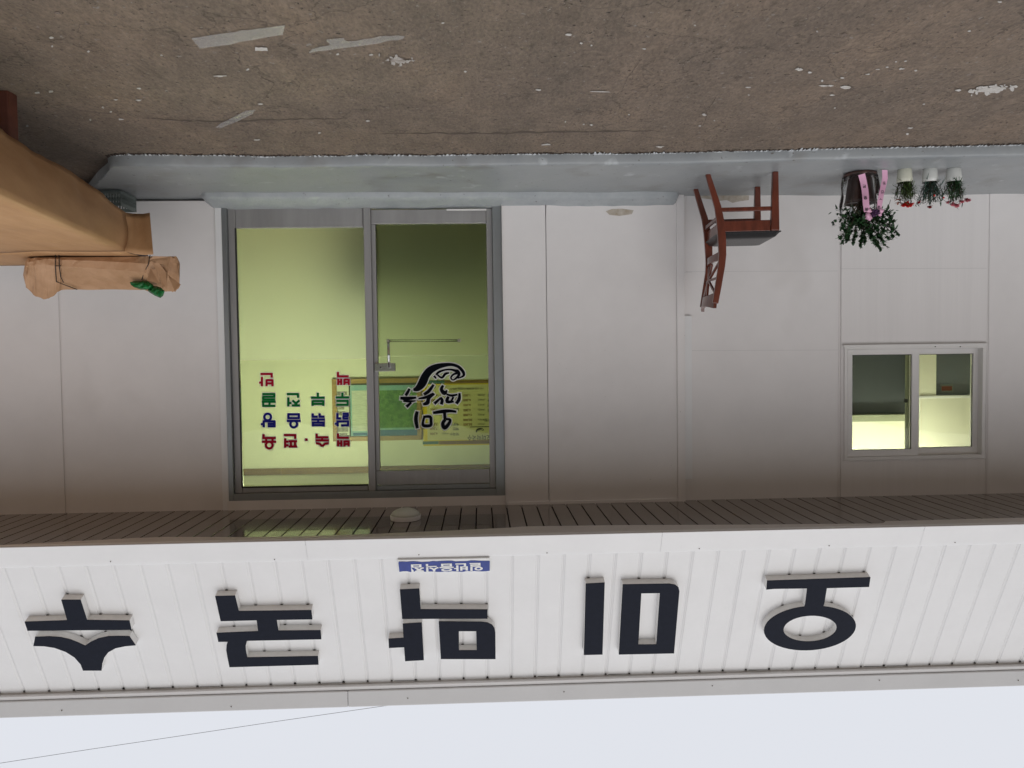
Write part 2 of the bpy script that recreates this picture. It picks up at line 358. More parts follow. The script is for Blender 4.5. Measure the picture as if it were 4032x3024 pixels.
    def build(s, name, mats, parent=None, smooth=False, bevel=0, kind=None, solid=0, seg=2):
        off = OFF.get(parent.name, Vector((0, 0, 0))) if parent else Vector((0, 0, 0))
        me = bpy.data.meshes.new(name); me.from_pydata([tuple(v-off) for v in s.v], [], s.f)
        for mm in (mats if isinstance(mats, list) else [mats]): me.materials.append(mm)
        if len(me.materials) > 1: me.polygons.foreach_set('material_index', s.mi)
        if smooth: me.polygons.foreach_set('use_smooth', [True]*len(me.polygons))
        me.update()
        o = bpy.data.objects.new(name, me); COL.objects.link(o); o.parent = parent; OFF[o.name] = off
        if solid:
            x = o.modifiers.new('thickness', 'SOLIDIFY'); x.thickness = solid; x.offset = 0
        if bevel:
            x = o.modifiers.new('bevel', 'BEVEL'); x.width = bevel; x.segments = seg; x.limit_method = 'ANGLE'; x.angle_limit = radians(40); x.harden_normals = False
        if kind: o['kind'] = kind
        return o
def bx(name, mt, parent, x0, x1, y0, y1, z0, z1, bevel=.0015, **k):
    return MB().box(min(x0,x1), max(x0,x1), min(y0,y1), max(y0,y1), min(z0,z1), max(z0,z1)).build(name, mt, parent, bevel=bevel, **k)

def text_mesh(name, body, origin, right, up, size, mt, parent, sx=1.0, bold=0.0, align='LEFT', depth=0.0):
    c = bpy.data.curves.new('t', 'FONT'); c.body = body; c.size = 1; c.align_x = align; c.offset = bold; c.resolution_u = 3
    o = bpy.data.objects.new('t', c); COL.objects.link(o); bpy.context.view_layer.update()
    ev = o.evaluated_get(bpy.context.evaluated_depsgraph_get()); me = bpy.data.meshes.new_from_object(ev)
    right, up, origin = Vector(right).normalized(), Vector(up).normalized(), Vector(origin); nrm = right.cross(up)
    off = OFF.get(parent.name, Vector((0, 0, 0))) if parent else Vector((0, 0, 0))
    for v in me.vertices: v.co = origin - off + right*(v.co.x*size*sx) + up*(v.co.y*size) + nrm*depth
    bpy.data.objects.remove(o); bpy.data.curves.remove(c); me.materials.clear(); me.materials.append(mt); me.update()
    q = bpy.data.objects.new(name, me); COL.objects.link(q); q.parent = parent; OFF[q.name] = off; return q

# ================================================================== GROUND
def gz(x, y): return .010*noise.noise(Vector((x*.8, y*.8, 0))) + .004*noise.noise(Vector((x*4, y*4, 3)))
xs = [-260, -120, -50, -20, -10] + [-6+i*.06 for i in range(201)] + [10, 20, 50, 120, 260]
ys = [-260, -120, -50, -20, -10] + [-6+i*.06 for i in range(103)] + [3, 8, 20, 60, 150, 300]
g = MB().grid(len(ys), len(xs), lambda i, j: (xs[j], ys[i], gz(xs[j], ys[i]) if abs(xs[j]) <= 6 and -6 <= ys[i] < .2 else -.01))
gr = g.build('ground', M['ground'], smooth=True); gr['kind'] = 'structure'

# made-up ridge added behind the camera; blocks low sky, darkens wall top and eave
hl = MB()
def blockerf(i, j):
    a = radians(150+240*i/90)-radians(0); u = j/9; rr = 34+26*u; hgt = (7.5+2.5*noise.noise(Vector((i*.13, 0, 0)))+1.2*noise.noise(Vector((i*.5, 3, 0))))*sin(u*pi/2) + .8*noise.noise(Vector((i*.9, j*.9, 1)))*(j > 0)
    return (rr*cos(a), -5.5+rr*sin(a) if True else 0, -.05+hgt)
hl.grid(91, 10, blockerf)
h_o = hl.build('sky_blocker', mat('sky_blocker_green', (.035, .05, .022), .9, col2=(.075, .085, .04), vscale=.35, bump=.5, bscale=1.2), smooth=True); h_o['kind'] = 'structure'

# ================================================================== STEP along the wall
fx = [(-6, -1.2), (-3.14, -1.085), (-2.26, -1.04), (-1.23, -.935), (-.2, -.905), (1.31, -.88), (1.885, -.915), (2.6, -.95)]
def lerp_tab(tab, x):
    for (a, b), (c, d) in zip(tab, tab[1:]):
        if x <= c: return b+(d-b)*max(0, min(1, (x-a)/(c-a)))
    return tab[-1][1]
ST = .062; SX1 = 2.19
def step_front(x):
    y = lerp_tab(fx, x) + .022*noise.noise(Vector((x*2.3, 1, 0))) + .010*noise.noise(Vector((x*7, 4, 0))) + .005*noise.noise(Vector((x*21, 2, 0)))
    if x > SX1-.16: y += (1-math.sqrt(max(0, 1-((x-SX1+.16)/.16)**2)))*.16
    return y
cols = 330; prof = 22
def stepf(i, j):
    x = -6+(SX1+6)*i/(cols-1); yf = step_front(x)
    h = ST + .004*noise.noise(Vector((x*1.5, 9, 0)))
    if j == 0: return (x, yf-.006, -.03)
    if j == 1: return (x, yf-.004+.003*noise.noise(Vector((x*14, 2, 0))), .012)
    if j == 2: return (x, yf+.001, h-.014)
    if j == 3: return (x, yf+.006, h-.003)
    if j == 4: return (x, yf+.016, h)
    t = (j-4)/(prof-5); y = yf+.016+(.04-yf-.016)*t; x += .62*t*max(0, (x-1.2)/(SX1-1.2))
    return (x, y, h + .005*noise.noise(Vector((x*3, y*3, 5)))+.0015*noise.noise(Vector((x*11, y*11, 2))))
s = MB().grid(cols, prof, stepf)
e0 = len(s.v)-prof; s.f.append(tuple(e0+k for k in range(prof))+()); s.mi.append(0)
step = s.build('step', M['paint'], smooth=True); step['kind'] = 'structure'
# loose ragged paint edge lying on the ground in front of the step
fr = MB(); rnd = random.Random(3)
x = -4.6
while x < 2.1:
    dens = .35+.65*max(0, noise.noise(Vector((x*1.7, 0, 0)))+.3)
    wd = rnd.uniform(.006, .024); ln = rnd.uniform(.006, .075)*dens*max(.15, .5+noise.noise(Vector((x*5, 3, 0)))*1.4); yf = step_front(x)-.004; z = gz(x, yf)+.003
    a = rnd.uniform(-.012, .012)
    fr.add([(x, yf+.004, z+.006), (x+wd, yf+.004, z+.006), (x+wd*.6+a, yf-ln, z+.001), (x+wd*.2+a, yf-ln*rnd.uniform(.6, 1), z+.001)], [(3, 2, 1, 0)])
    x += rnd.uniform(.004, .03)
fr.build('paint_edge', M['fringe'], step, kind='stuff')
# dark dirt crumbs in the joint
dc = MB(); rnd = random.Random(5)
for i in range(900):
    x = rnd.uniform(-4, 2.15); yf = step_front(x)-rnd.uniform(.0, .035); dc.blob((x, yf, gz(x, yf)+.001), (rnd.uniform(.004, .014), rnd.uniform(.003, .009), rnd.uniform(.002, .006)), i, .3, 5, 4)
dc.build('dirt_crumbs', mat('dirt', (.05, .036, .028), .95), step, kind='stuff')

# mortar sill under the door
def sillf(i, j):
    n = 190; x = -1.42+(1.90+1.42)*i/(n-1)
    e = min(1, (x+1.42)/.03, (1.90-x)/.06); e = max(e, 0)**.5
    w = (.13+.06*(x+1.4)/3.2) + .02*noise.noise(Vector((x*2, 7, 0))) + .008*noise.noise(Vector((x*11, 3, 0)))
    h = .062 + .02*noise.noise(Vector((x*1.7, 2, 1)))*.5 + .006*noise.noise(Vector((x*9, 1, 1)))
    pr = [(-w, -.02), (-w+.008, .022), (-w+.02, .038), (-w*.6, .050), (-w*.38, .064), (-.035, h+.010), (.0, h+.012), (.06, h+.012)]
    y, z = pr[j]
    return (x, y*(.5+.5*e) if j < 6 else y, ST+z*(.15+.85*e)+.005*noise.noise(Vector((x*7, y*20, 2)))*(j > 0))
MB().grid(190, 8, sillf).build('mortar_sill', M['mortar'], step, smooth=True)

# ================================================================== THE BUILDING
B = root('restaurant_building', 'low white panelled restaurant with glazed sliding door, wide eave and leaning white roof fascia', 'building', (0, 0, 0))
SOF = 2.255                                         # underside of the eave
X = lambda px, py=1400, Y=0: PY(px, py, Y).x
ZW = lambda px, py, Y=0: PY(px, py, Y).z
doorL, doorR, doorT, doorB = X(1983, 1500), X(890, 1400), ZW(1440, 1960), .10
seams = [-6, X(3893, 1000), X(3306, 1300)]
zb = .035
def panel(x0, x1, z0, z1, y=0, mt='wall', hole=None, name='wall_panel'):
    q = MB(); lo = [(x0, y, z0), (x1, y, z0), (x1, y, z1), (x0, y, z1)]
    loops = [lo]
    if hole: a, b, c, d = hole; loops.append([(a, y, c), (a, y, d), (b, y, d), (b, y, c)])
    q.prism(loops, (0, .06, 0)); return q.build(name, M[mt], B, bevel=.005)
wL, wR, wB, wT = X(3876, 1550), X(3322, 1550), ZW(3600, 1362), ZW(3600, 1806)
panel(-6, X(3893, 1000)-.010, zb, SOF+.02)
panel(X(3893, 1000)+.010, X(3306, 1300)-.010, zb, SOF+.02, mt='wall_ribbed', hole=(wL, wR, wB, wT))
panel(X(3306, 1300)+.010, X(2692, 1300), zb, SOF+.02)
cx0, cx1 = X(2664, 1300, -.03), X(1985, 1400, -.03)
panel(cx0, X(2156, 1400, -.03)-.001, .09, SOF-.02, -.03)
panel(X(2156, 1400, -.03)+.001, cx1, .09, SOF-.02, -.03)
panel(doorR+.002, X(246, 1500)-.010, .085, SOF+.02)
panel(X(246, 1500)+.010, 6, -.02, SOF+.02)
for xx, z0 in ((X(3893, 1000), zb), (X(3306, 1300), zb), (X(246, 1500), 0)): bx('joint_strip', M['wall'], B, xx-.0105, xx+.0105, .0035, .06, z0, SOF+.02, bevel=0)
# trims
bx('corner_trim', M['wall'], B, X(2690, 1300), cx0-.001, -.045, .03, .06, SOF+.02)
bx('edge_trim', M['trim'], B, X(2722, 1400), X(2693, 1400), -.014, -.001, ZW(2710, 1243), ZW(2710, 1885))
bx('edge_trim', M['wall'], B, cx1+.001, doorL-.001, -.055, .02, .10, SOF-.02)
bx('door_head_trim', M['wall'], B, doorL-.02, doorR+.01, -.025, .05, doorT, SOF+.02)
bx('top_trim', M['wall'], B, cx0, cx1, -.04, .02, SOF-.019, SOF+.02)
bx('door_side_trim', M['trim'], B, doorR+.001, doorR+.045, -.02, -.0005, .11, SOF)
# backing behind the panel joints (behind the skin, outside the openings)
for a, b, c, d in ((-6, wL-.01, -.1, SOF+.3), (wR+.01, doorL+.01, -.1, SOF+.3), (doorR-.01, 6, -.1, SOF+.3), (wL-.01, wR+.01, -.1, wB-.01), (wL-.01, wR+.01, wT+.01, SOF+.3), (doorL+.01, doorR-.01, doorT+.01, SOF+.3)):
    bx('wall_core', M['wall'], B, a, b, .061, .13, c, d, bevel=0)
for px0, px1, py in ((3300, 2700, 1067), (3885, 3310, 1056), (2690, 2725, 1072), (3885, 3310, 1372), (3300, 2725, 1378)):
    a, b = PY(px0, py, -.0008), PY(px1, py+(px0-px1)*.004, -.0008)
    MB().hexa([(a.x, -.0012, a.z-.0012), (b.x, -.0012, b.z-.0012), (b.x, .0005, b.z-.0012), (a.x, .0005, a.z-.0012)], [(a.x, -.0012, a.z+.0012), (b.x, -.0012, b.z+.0012), (b.x, .0005, b.z+.0012), (a.x, .0005, a.z+.0012)]).build('film_edge', mat('film_edge', (.60, .58, .57), .5), B)
# weathered patch at the foot of the wall behind the chair
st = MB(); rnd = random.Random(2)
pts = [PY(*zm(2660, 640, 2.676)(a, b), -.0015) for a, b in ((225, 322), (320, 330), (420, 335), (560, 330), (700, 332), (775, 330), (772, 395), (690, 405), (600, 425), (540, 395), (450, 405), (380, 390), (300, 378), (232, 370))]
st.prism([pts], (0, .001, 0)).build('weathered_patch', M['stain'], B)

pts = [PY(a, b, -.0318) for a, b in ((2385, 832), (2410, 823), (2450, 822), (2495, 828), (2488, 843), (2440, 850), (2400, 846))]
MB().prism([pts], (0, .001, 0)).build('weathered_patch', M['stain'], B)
# --- soffit boards
BP = .1063; k0 = 2.809
i = 0; x = k0 + BP*28
lip_in = [(0, 2146), (540, 2118), (660, 2114), (1000, 2115), (1250, 2110), (1500, 2101), (1850, 2085), (2000, 2078), (2060, 2073), (2400, 2068), (3000, 2065), (3440, 2061), (3478, 2060), (3486, 2052), (4032, 2038)]
base = None
while x > -5.6:
    y0, y1 = -.93, .0
    q = MB(); z0 = SOF + random.uniform(-.0006, .0006)
    q.box(x-BP+.0042, x-.0040, y0, y1, z0, z0+.016)
    q.build('soffit_board', M['soffit'], B, bevel=.0015, seg=1)
    x -= BP
bx('soffit_backing', M['dark'], B, -6, 6, -.95, .06, SOF+.022, SOF+.04, bevel=0)
# --- lip under the fascia
outp = [(-700, 2194), (0, 2168), (1000, 2132), (2016, 2104), (3000, 2089), (4032, 2060), (4700, 2040)]
ip = [PZ(a, b, SOF-.004) for a, b in [(-700, 2176)] + lip_in + [(4700, 2018)]]
def fas_bottom(Xw):
    return -1.0
FB = -.145                                          # lower edge along the slope
lo_edge = F3(0, FB, .003)
q = MB(); n = len(ip)
top = [(p.x, p.y, SOF-.004) for p in ip]; xo = [p.x for p in ip]
q.v = [Vector(p) for p in top] + [Vector((a, lo_edge.y, lo_edge.z-.004)) for a in xo] + [Vector((p[0], p[1], SOF+.03)) for p in top]
for k in range(n-1):
    q.f.append((k, k+1, n+k+1, n+k)); q.f.append((k+1, k, 2*n+k, 2*n+k+1)); q.mi += [0, 0]
q.build('eave_lip', M['lip'], B)
for (a, b) in ((-6, xo[-1]), (xo[0], 6)):
    MB().add([(a, -.8, SOF-.004), (b, -.8, SOF-.004), (b, lo_edge.y, lo_edge.z-.004), (a, lo_edge.y, lo_edge.z-.004)], [(0, 1, 2, 3)]).build('eave_lip', M['lip'], B)
# --- fascia panels
GP = .1565; Lf = 1.045; xk = .613 - GP*41
pn = None
for k in range(80):
    a, b = xk+GP*k, xk+GP*(k+1)
    if b < -5.8 or a > 5.8: continue
    q = MB(); prof_ = [(a+.0003, -.0065), (a+.007, -.0045), (a+.013, 0), (b-.013, 0), (b-.007, -.0045), (b-.0003, -.0065)]
    q.grid(2, 6, lambda i, j: F3(prof_[j][0], (-.02, Lf)[i], prof_[j][1]+ .0008*sin(k*12.9)))
    q.build('fascia_panel', M['fascia'], B)
q = MB(); q.add([F3(-5.8, -.1, -.012), F3(5.8, -.1, -.012), F3(5.8, Lf+.02, -.012), F3(-5.8, Lf+.02, -.012)], [(0, 1, 2, 3)]); q.build('fascia_backing', M['fascia'], B)
# lower flashing strip in lengths
cuts = [-5.8, X(2602, 2140, -.95)-1.6, X(2602, 2140, -.95), X(1208, 2140, -.95), 3.4, 5.8]
for a, b in zip(cuts, cuts[1:]):
    nn = 40
    q = MB(); q.grid(nn, 5, lambda i, j: F3(a+.0006+(b-a-.0012)*i/(nn-1), (FB, FB, -.02, -.002+.004*noise.noise(Vector(((a+(b-a)*i/nn)*3, 0, 0))), .004)[j], (-.02, .004, .004, .003, -.0005)[j]))
    q.build('fascia_flashing', M['trim'], B, smooth=False)
# --- roof cap
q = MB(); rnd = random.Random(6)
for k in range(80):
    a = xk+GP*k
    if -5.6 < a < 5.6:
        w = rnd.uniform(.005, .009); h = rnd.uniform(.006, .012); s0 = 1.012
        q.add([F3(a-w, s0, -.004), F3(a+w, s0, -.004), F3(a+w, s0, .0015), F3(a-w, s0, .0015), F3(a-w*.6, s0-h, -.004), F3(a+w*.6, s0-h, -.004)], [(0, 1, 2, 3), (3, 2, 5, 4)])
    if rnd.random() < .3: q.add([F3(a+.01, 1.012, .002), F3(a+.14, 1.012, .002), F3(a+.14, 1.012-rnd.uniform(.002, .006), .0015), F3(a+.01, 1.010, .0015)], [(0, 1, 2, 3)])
q.build('groove_end_shade', M['dark'], B, kind='stuff')  # dark slips stand for shade in the groove ends below the drip edge
c0 = F3(0, Lf, 0)
bx('roof_cap', M['cap'], B, -5.8, X(1370, 2750, -.55)-.001, -.555, -.30, 3.345, 3.452, bevel=.006)
bx('roof_cap', M['cap'], B, X(1370, 2750, -.55)+.001, 5.8, -.555, -.30, 3.345, 3.452, bevel=.006)
bx('drip_edge', M['trim'], B, -5.8, 5.8, -.545, -.46, 3.318, 3.343, bevel=.004)
bx('roof_deck', M['cap'], B, -6, 6, -.30, 5.2, 3.30, 3.40)
# screws on flashing and cap
sc_ = MB(); rnd = random.Random(11)
for k in range(9):
    p = F3(-3.8+k*.85+rnd.uniform(-.08, .08), rnd.uniform(-.03, -.012), .006); sc_.blob(p, .0035, k, .1, 6, 4)
for k in range(7):
    sc_.blob((-3.6+k*1.05+rnd.uniform(-.1, .1), -.557, 3.40+rnd.uniform(-.02, .03)), .004, k, .1, 6, 4)
sc_.build('screw_heads', mat('rust', (.10, .07, .05), .7), B, kind='stuff')

# --- door
Y0 = -.02                                           # face of the frame
PD = lambda x, y, Y=Y0: PY(x, y, Y)
q = MB()
def fbox(mb, pa, pb, y0, y1):                        # box between two photo points on plane y0
    a, b = PY(*pa, y0), PY(*pb, y0); mb.box(min(a.x, b.x), max(a.x, b.x), y0, y1, min(a.z, b.z), max(a.z, b.z)); return mb
jR0, jR1 = X(905, 1400, -.02), doorR               # upright-right jamb
jL0, jL1 = doorL, X(1946, 1400, -.02)
q.box(jR0, jR1, -.022, .10, .10, doorT); q.box(jL0, jL1, -.022, .10, .10, doorT)
hz = ZW(1440, 1935, -.02)
q.box(jL1+.0005, jR0-.0005, -.020, .10, hz, doorT)
DF = q.build('door_frame', M['alu'], B, bevel=.002)
q = MB(); q.box(jL1+.0005, jR0-.0005, -.012, .10, ST+.04, .125); q.build('threshold', M['alu_d'], DF)
midx = X(1456, 1400, -.015)
# fixed glazed leaf (photo left) : stiles + bottom rail, glass up to the header
LF = MB(); yl = .012
gx0, gx1 = X(1440, 1400, yl), X(940, 1400, yl)
gz0, gz1 = ZW(1200, 897, yl), ZW(1200, 1914, yl)
LF.box(X(1469, 1400, -.012), X(1441, 1400, -.012), -.012, .045, .13, hz-.001)      # meeting stile
LF.box(gx1, jR0-.001, yl, .05, .13, hz-.001)
LF.box(gx0+.001, gx1-.001, yl+.002, .05, .13, gz0-.001)
LF.box(gx0+.001, gx1-.001, yl+.002, .05, gz1, hz-.001)
FIX = LF.build('fixed_leaf', M['alu_d'], B, bevel=.003)
filmz = ZW(1100, 1417, yl)
bx('glass_pane', M['glass'], FIX, gx0+.001, gx1-.001, .028, .033, filmz+.0015, gz1-.001, bevel=0)
bx('frosted_pane', M['film'], FIX, gx0+.001, gx1-.001, .028, .033, gz0, filmz-.0015, bevel=0)
bx('glazing_bead', M['gasket'], FIX, gx0+.001, gx1-.001, .008, .012, gz1-.006, gz1+.006, bevel=0)
bx('glazing_bead', M['gasket'], FIX, gx1-.006, gx1+.004, .007, .011, gz0, gz1, bevel=0)
# door leaf (photo right)
DL = MB(); yd = .02
dx0, dx1 = X(1922, 1400, yd), X(1471, 1400, yd)
dz0, dz1 = ZW(1700, 881, yd), ZW(1700, 1850, yd)
DL.box(X(1488, 1400, yd), dx1-.001, yd-.004, .058, dz0+.001, dz1-.001)
DL.box(jL1+.001, dx0, yd, .058, .14, hz-.001)
DL.box(dx0+.001, dx1-.001, yd-.006, .058, .145, dz0)
DL.box(dx0+.001, dx1-.001, yd-.006, .058, dz1, ZW(1700, 1906, yd))
DOOR = DL.build('sliding_door', M['alu_d'], B, bevel=.003)
bx('head_rail', M['alu'], DOOR, dx0+.001, dx1-.001, yd-.001, .055, ZW(1700, 1908, yd), hz-.001)
film2 = ZW(1700, 1400, yd)
a = PY(1915, 822, -.03); b = PY(1758, 829, -.03); bx('threshold_strip', M['pvc'], DF, a.x, b.x, -.034, -.021, a.z, b.z)
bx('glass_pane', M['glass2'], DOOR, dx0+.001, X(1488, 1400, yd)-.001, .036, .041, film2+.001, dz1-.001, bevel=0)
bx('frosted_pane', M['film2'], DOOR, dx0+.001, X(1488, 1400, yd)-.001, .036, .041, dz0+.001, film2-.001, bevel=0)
# lock and handle
a, b = PY(1475, 1430, -.01), PY(1557, 1462, -.01)
LK = MB().box(b.x, a.x, -.012, .034, a.z, b.z).build('lock', M['steel'], DOOR, bevel=.004)
c = PY(1498, 1446, -.014); MB().tube([c, c+Vector((0, -.010, 0))], .011, 16).build('keyhole', M['steel'], DOOR, smooth=False)
c = PY(1498, 1446, -.026); MB().tube([c, c+Vector((0, -.001, 0))], .005, 10).build('key_slot', M['dark'], DOOR)
h0, h1, h2 = PY(1532, 1446, -.03), PY(1529, 1342, -.03), PY(1808, 1341, -.03)
MB().tube([h0+Vector((0, .03, 0)), h0, (h0+h1)/2, h1], [.007, .0095, .0095, .0095], 12).build('handle', M['steel'], DOOR, smooth=True)
MB().tube([h1, h2], .0085, 14).build('handle_bar', M['acrylic'], DOOR, smooth=True)
for p in (h1, h2): MB().tube([p+Vector((0, -.012, 0)), p+Vector((0, .06, 0))], .012, 14).build('handle_bolt', M['steel'], DOOR)

# --- lettering stuck on the glass
LZ = zm(980, 1440, 4.741)
def strokes(name, segs, colr, parent, Y, z, wdt=43, edge=11, rings=()):
    for lay, (mt, ex, dy) in enumerate(((M['s_white'], edge*2, .0012), (M[colr], 0, 0))):
        q = MB(); k = 0
        for sg in segs:
            x0, y0, x1, y1 = sg[:4]; w = (sg[4] if len(sg) > 4 else wdt)+ex; d = Vector((x1-x0, y1-y0)); L = d.length or 1; d /= L; nn = Vector((-d.y, d.x))*w/2
            e = d*(ex/2 if ex else 0); a0, b0 = Vector((x0, y0))-e, Vector((x1, y1))+e
            q.add([PY(*z(*(v)), Y+dy-.00008*k) for v in (a0+nn, a0-nn, b0-nn, b0+nn)], [(0, 1, 2, 3)]); k += 1
        for (cx, cy, r) in rings:
            ro, ri = r+wdt/2+ex/2, r-wdt/2-ex/2; nn = 24; vs = []
            for i in range(nn): 
                a = 2*pi*i/nn; vs += [PY(*z(cx+ro*cos(a), cy+ro*sin(a)), Y+dy-.00008*k), PY(*z(cx+ri*cos(a), cy+ri*sin(a)), Y+dy-.00008*k)]
            q.add(vs, [(2*i, 2*i+1, (2*i+3) % (2*nn), (2*i+2) % (2*nn)) for i in range(nn)]); k += 1
        o = q.build(name if lay else name+'_outline', mt, parent)
h_ = lambda x0, x1, y: (x0, y, x1, y)
v_ = lambda x, y0, y1: (x, y0, x, y1)
def bieup(xl, xr, y0, y1, ya, yb): return [v_(xl, y0, y1), v_(xr, y0, y1), h_(xl, xr, ya), h_(xl, xr, yb)]
def rieul(x0, x1, ya, yb, yc): return [h_(x0, x1, ya), v_(x1-16, ya, yb), h_(x0, x1, yb), v_(x0+16, yb, yc), h_(x0, x1, yc)]
CH = [
 ('s_red', bieup(1783, 1862, 1395, 1508, 1412, 1462)+[v_(1665, 1390, 1508), v_(1725, 1390, 1508), h_(1665, 1725, 1450), h_(1645, 1865, 1345), v_(1663, 1265, 1345)], ()),
 ('s_red', [(1250, 1445, 1325, 1458), (1320, 1455, 1368, 1505), (1368, 1505, 1420, 1455), (1415, 1458, 1490, 1445), h_(1245, 1495, 1393), v_(1368, 1335, 1393), h_(1245, 1485, 1338), v_(1266, 1268, 1338)], ()),
 ('s_red', [(1050, 1380, 1097, 1380, 48)], ()),
 ('s_red', [h_(740, 900, 1410), h_(740, 900, 1508), v_(785, 1410, 1508), v_(860, 1410, 1508), v_(677, 1355, 1530), h_(677, 738, 1418), h_(677, 738, 1485), h_(650, 885, 1295), v_(864, 1295, 1365)], ()),
 ('s_red', [h_(245, 510, 1420), v_(322, 1352, 1420), v_(440, 1352, 1420), h_(250, 500, 1350), v_(274, 1278, 1350)], ((380, 1483, 62),)),
 ('s_blue', [h_(1722, 1868, 1113), v_(1850, 1030, 1113), h_(1640, 1868, 1040), v_(1656, 1020, 1130), h_(1605, 1656, 1082), v_(1652, 885, 1000), h_(1640, 1722, 985)]+rieul(1750, 1862, 897, 942, 988), ()),
 ('s_blue', bieup(1195, 1395, 1040, 1135, 1062, 1110)+[v_(1293, 1005, 1060), h_(1168, 1420, 1005), v_(1192, 890, 958), h_(1176, 1285, 953), v_(1320, 890, 958), h_(1303, 1410, 953)], ()),
 ('s_blue', [h_(708, 965, 1030), h_(720, 950, 908), h_(720, 950, 978), v_(738, 908, 978), v_(932, 908, 978)], ((837, 1090, 62),)),
 ('s_blue', [v_(478, 1030, 1145), h_(350, 495, 1040), h_(350, 495, 1086), h_(350, 495, 1130), v_(277, 1020, 1150), h_(222, 277, 1090), h_(277, 360, 1038)], ((350, 958, 62),)),
 ('s_green', [h_(1632, 1862, 657), v_(1845, 657, 730), h_(1632, 1862, 730), h_(1620, 1872, 593), v_(1745, 500, 593)], ()),
 ('s_green', bieup(1190, 1390, 645, 750, 660, 712)+[h_(1160, 1415, 597), v_(1287, 503, 597)], ()),
 ('s_green', [h_(800, 955, 742), (878, 740, 860, 680), (862, 690, 812, 645), (876, 740, 895, 680), (893, 690, 945, 645), v_(735, 592, 760), h_(735, 797, 697), h_(708, 930, 530), v_(915, 530, 600)], ()),
 ('s_green', [h_(250, 495, 750), v_(268, 672, 750), v_(385, 672, 728), h_(240, 500, 672)]+rieul(250, 490, 530, 580, 628), ()),
 ('s_red', bieup(1783, 1865, 245, 360, 258, 312)+[v_(1668, 240, 360), v_(1722, 240, 360), h_(1668, 1722, 300), h_(1645, 1865, 200), v_(1662, 115, 200)], ()),
 ('s_red', bieup(330, 440, 255, 385, 270, 330)+[v_(243, 208, 385), h_(190, 243, 315), h_(215, 445, 155), v_(424, 155, 222)], ()),
]
for colr, segs, rings in CH: strokes('window_letter', segs, colr, FIX, .0262, LZ, rings=rings)
BR = zm(1280, 1380, 3.253)
brush = [
 [(1130,505,30),(1180,490,70),(1230,440,100),(1262,380,108),(1290,320,100),(1345,255,95),(1430,210,75),(1530,187,52),(1620,182,40),(1700,205,38),(1755,255,40),(1778,300,36),(1765,330,26),(1700,358,12)],
 [(1395,325,30),(1425,360,18)], [(1420,312,26),(1460,275,30),(1540,248,22),(1620,246,26),(1690,270,40),(1715,305,40),(1690,345,30),(1640,378,18),(1612,350,22),(1640,310,26),(1690,290,30)],
 [(1440,312,22),(1495,350,26),(1540,300,32),(1590,288,18)], [(1650,255,20),(1700,260,30),(1730,300,18)],
 [(1265,565,36),(1330,520,44),(1390,437,30)], [(1195,617,20),(1290,600,36),(1390,555,38)], [(1400,555,26),(1330,610,42),(1310,670,54),(1255,690,28)],
 [(1083,490,30),(1050,550,40),(1030,578,32)], [(962,610,36),(1050,615,46),(1168,604,26)], [(1000,648,22),(1080,652,30),(1160,645,14)], [(1042,722,44),(1105,665,26)],
 [(1722,545,26),(1718,620,44),(1680,682,40)], [(1555,560,22),(1620,578,30),(1695,565,24)], [(1580,590,34),(1562,655,44),(1650,655,22)], [(1645,595,28),(1612,655,24)],
 [(1512,447,32),(1490,500,44),(1530,548,54),(1562,508,18)], [(1478,600,28),(1500,640,40),(1488,692,38)], [(1480,610,26),(1400,682,38)],
 [(1180,780,40),(1163,880,50),(1182,998,38)], [(1258,850,30),(1345,850,38),(1356,905,36),(1350,960,40),(1262,962,42),(1254,915,32),(1272,850,28)],
 [(1383,800,34),(1500,782,46),(1600,775,38),(1682,785,28)], [(1530,795,40),(1536,885,40)], [(1540,885,40),(1508,935,46),(1530,992,50),(1580,945,44),(1602,888,34),(1545,878,28)]]
def brush_layer(name, paths, z, mt, parent, Y, ex, scale=1, org=None):
    q = MB(); k = 0
    for pth in paths:
        # smooth the path
        pp = []
        for i in range(len(pth)-1):
            p0, p1, p2, p3 = (Vector(pth[max(0, min(len(pth)-1, i+d))]) for d in (-1, 0, 1, 2))
            for t in (0, .25, .5, .75): pp.append(.5*((2*p1)+(-p0+p2)*t+(2*p0-5*p1+4*p2-p3)*t*t+(-p0+3*p1-3*p2+p3)*t**3))
        pp.append(Vector(pth[-1])); vs = []
        d0 = (pp[1]-pp[0]).to_2d().normalized(); d1 = (pp[-1]-pp[-2]).to_2d().normalized()
        if ex: 
            a = pp[0].copy(); a.x -= d0.x*ex/2; a.y -= d0.y*ex/2; b = pp[-1].copy(); b.x += d1.x*ex/2; b.y += d1.y*ex/2; pp = [a]+pp+[b]
        for i, p in enumerate(pp):
            d = (pp[min(i+1, len(pp)-1)]-pp[max(i-1, 0)]).to_2d(); d = d.normalized() if d.length else Vector((1, 0)); nn = Vector((-d.y, d.x))*(p.z+ex)/2
            vs += [PY(*z(p.x+nn.x, p.y+nn.y), Y-.00003*k), PY(*z(p.x-nn.x, p.y-nn.y), Y-.00003*k)]; k += 1
        q.add(vs, [(2*i, 2*i+1, 2*i+3, 2*i+2) for i in range(len(pp)-1)])
    return q.build(name, mt, parent)
brush_layer('brush_logo_outline', brush, BR, M['s_white'], DOOR, .0345, 26)
brush_layer('brush_logo', brush, BR, M['s_black'], DOOR, .0300, 0)

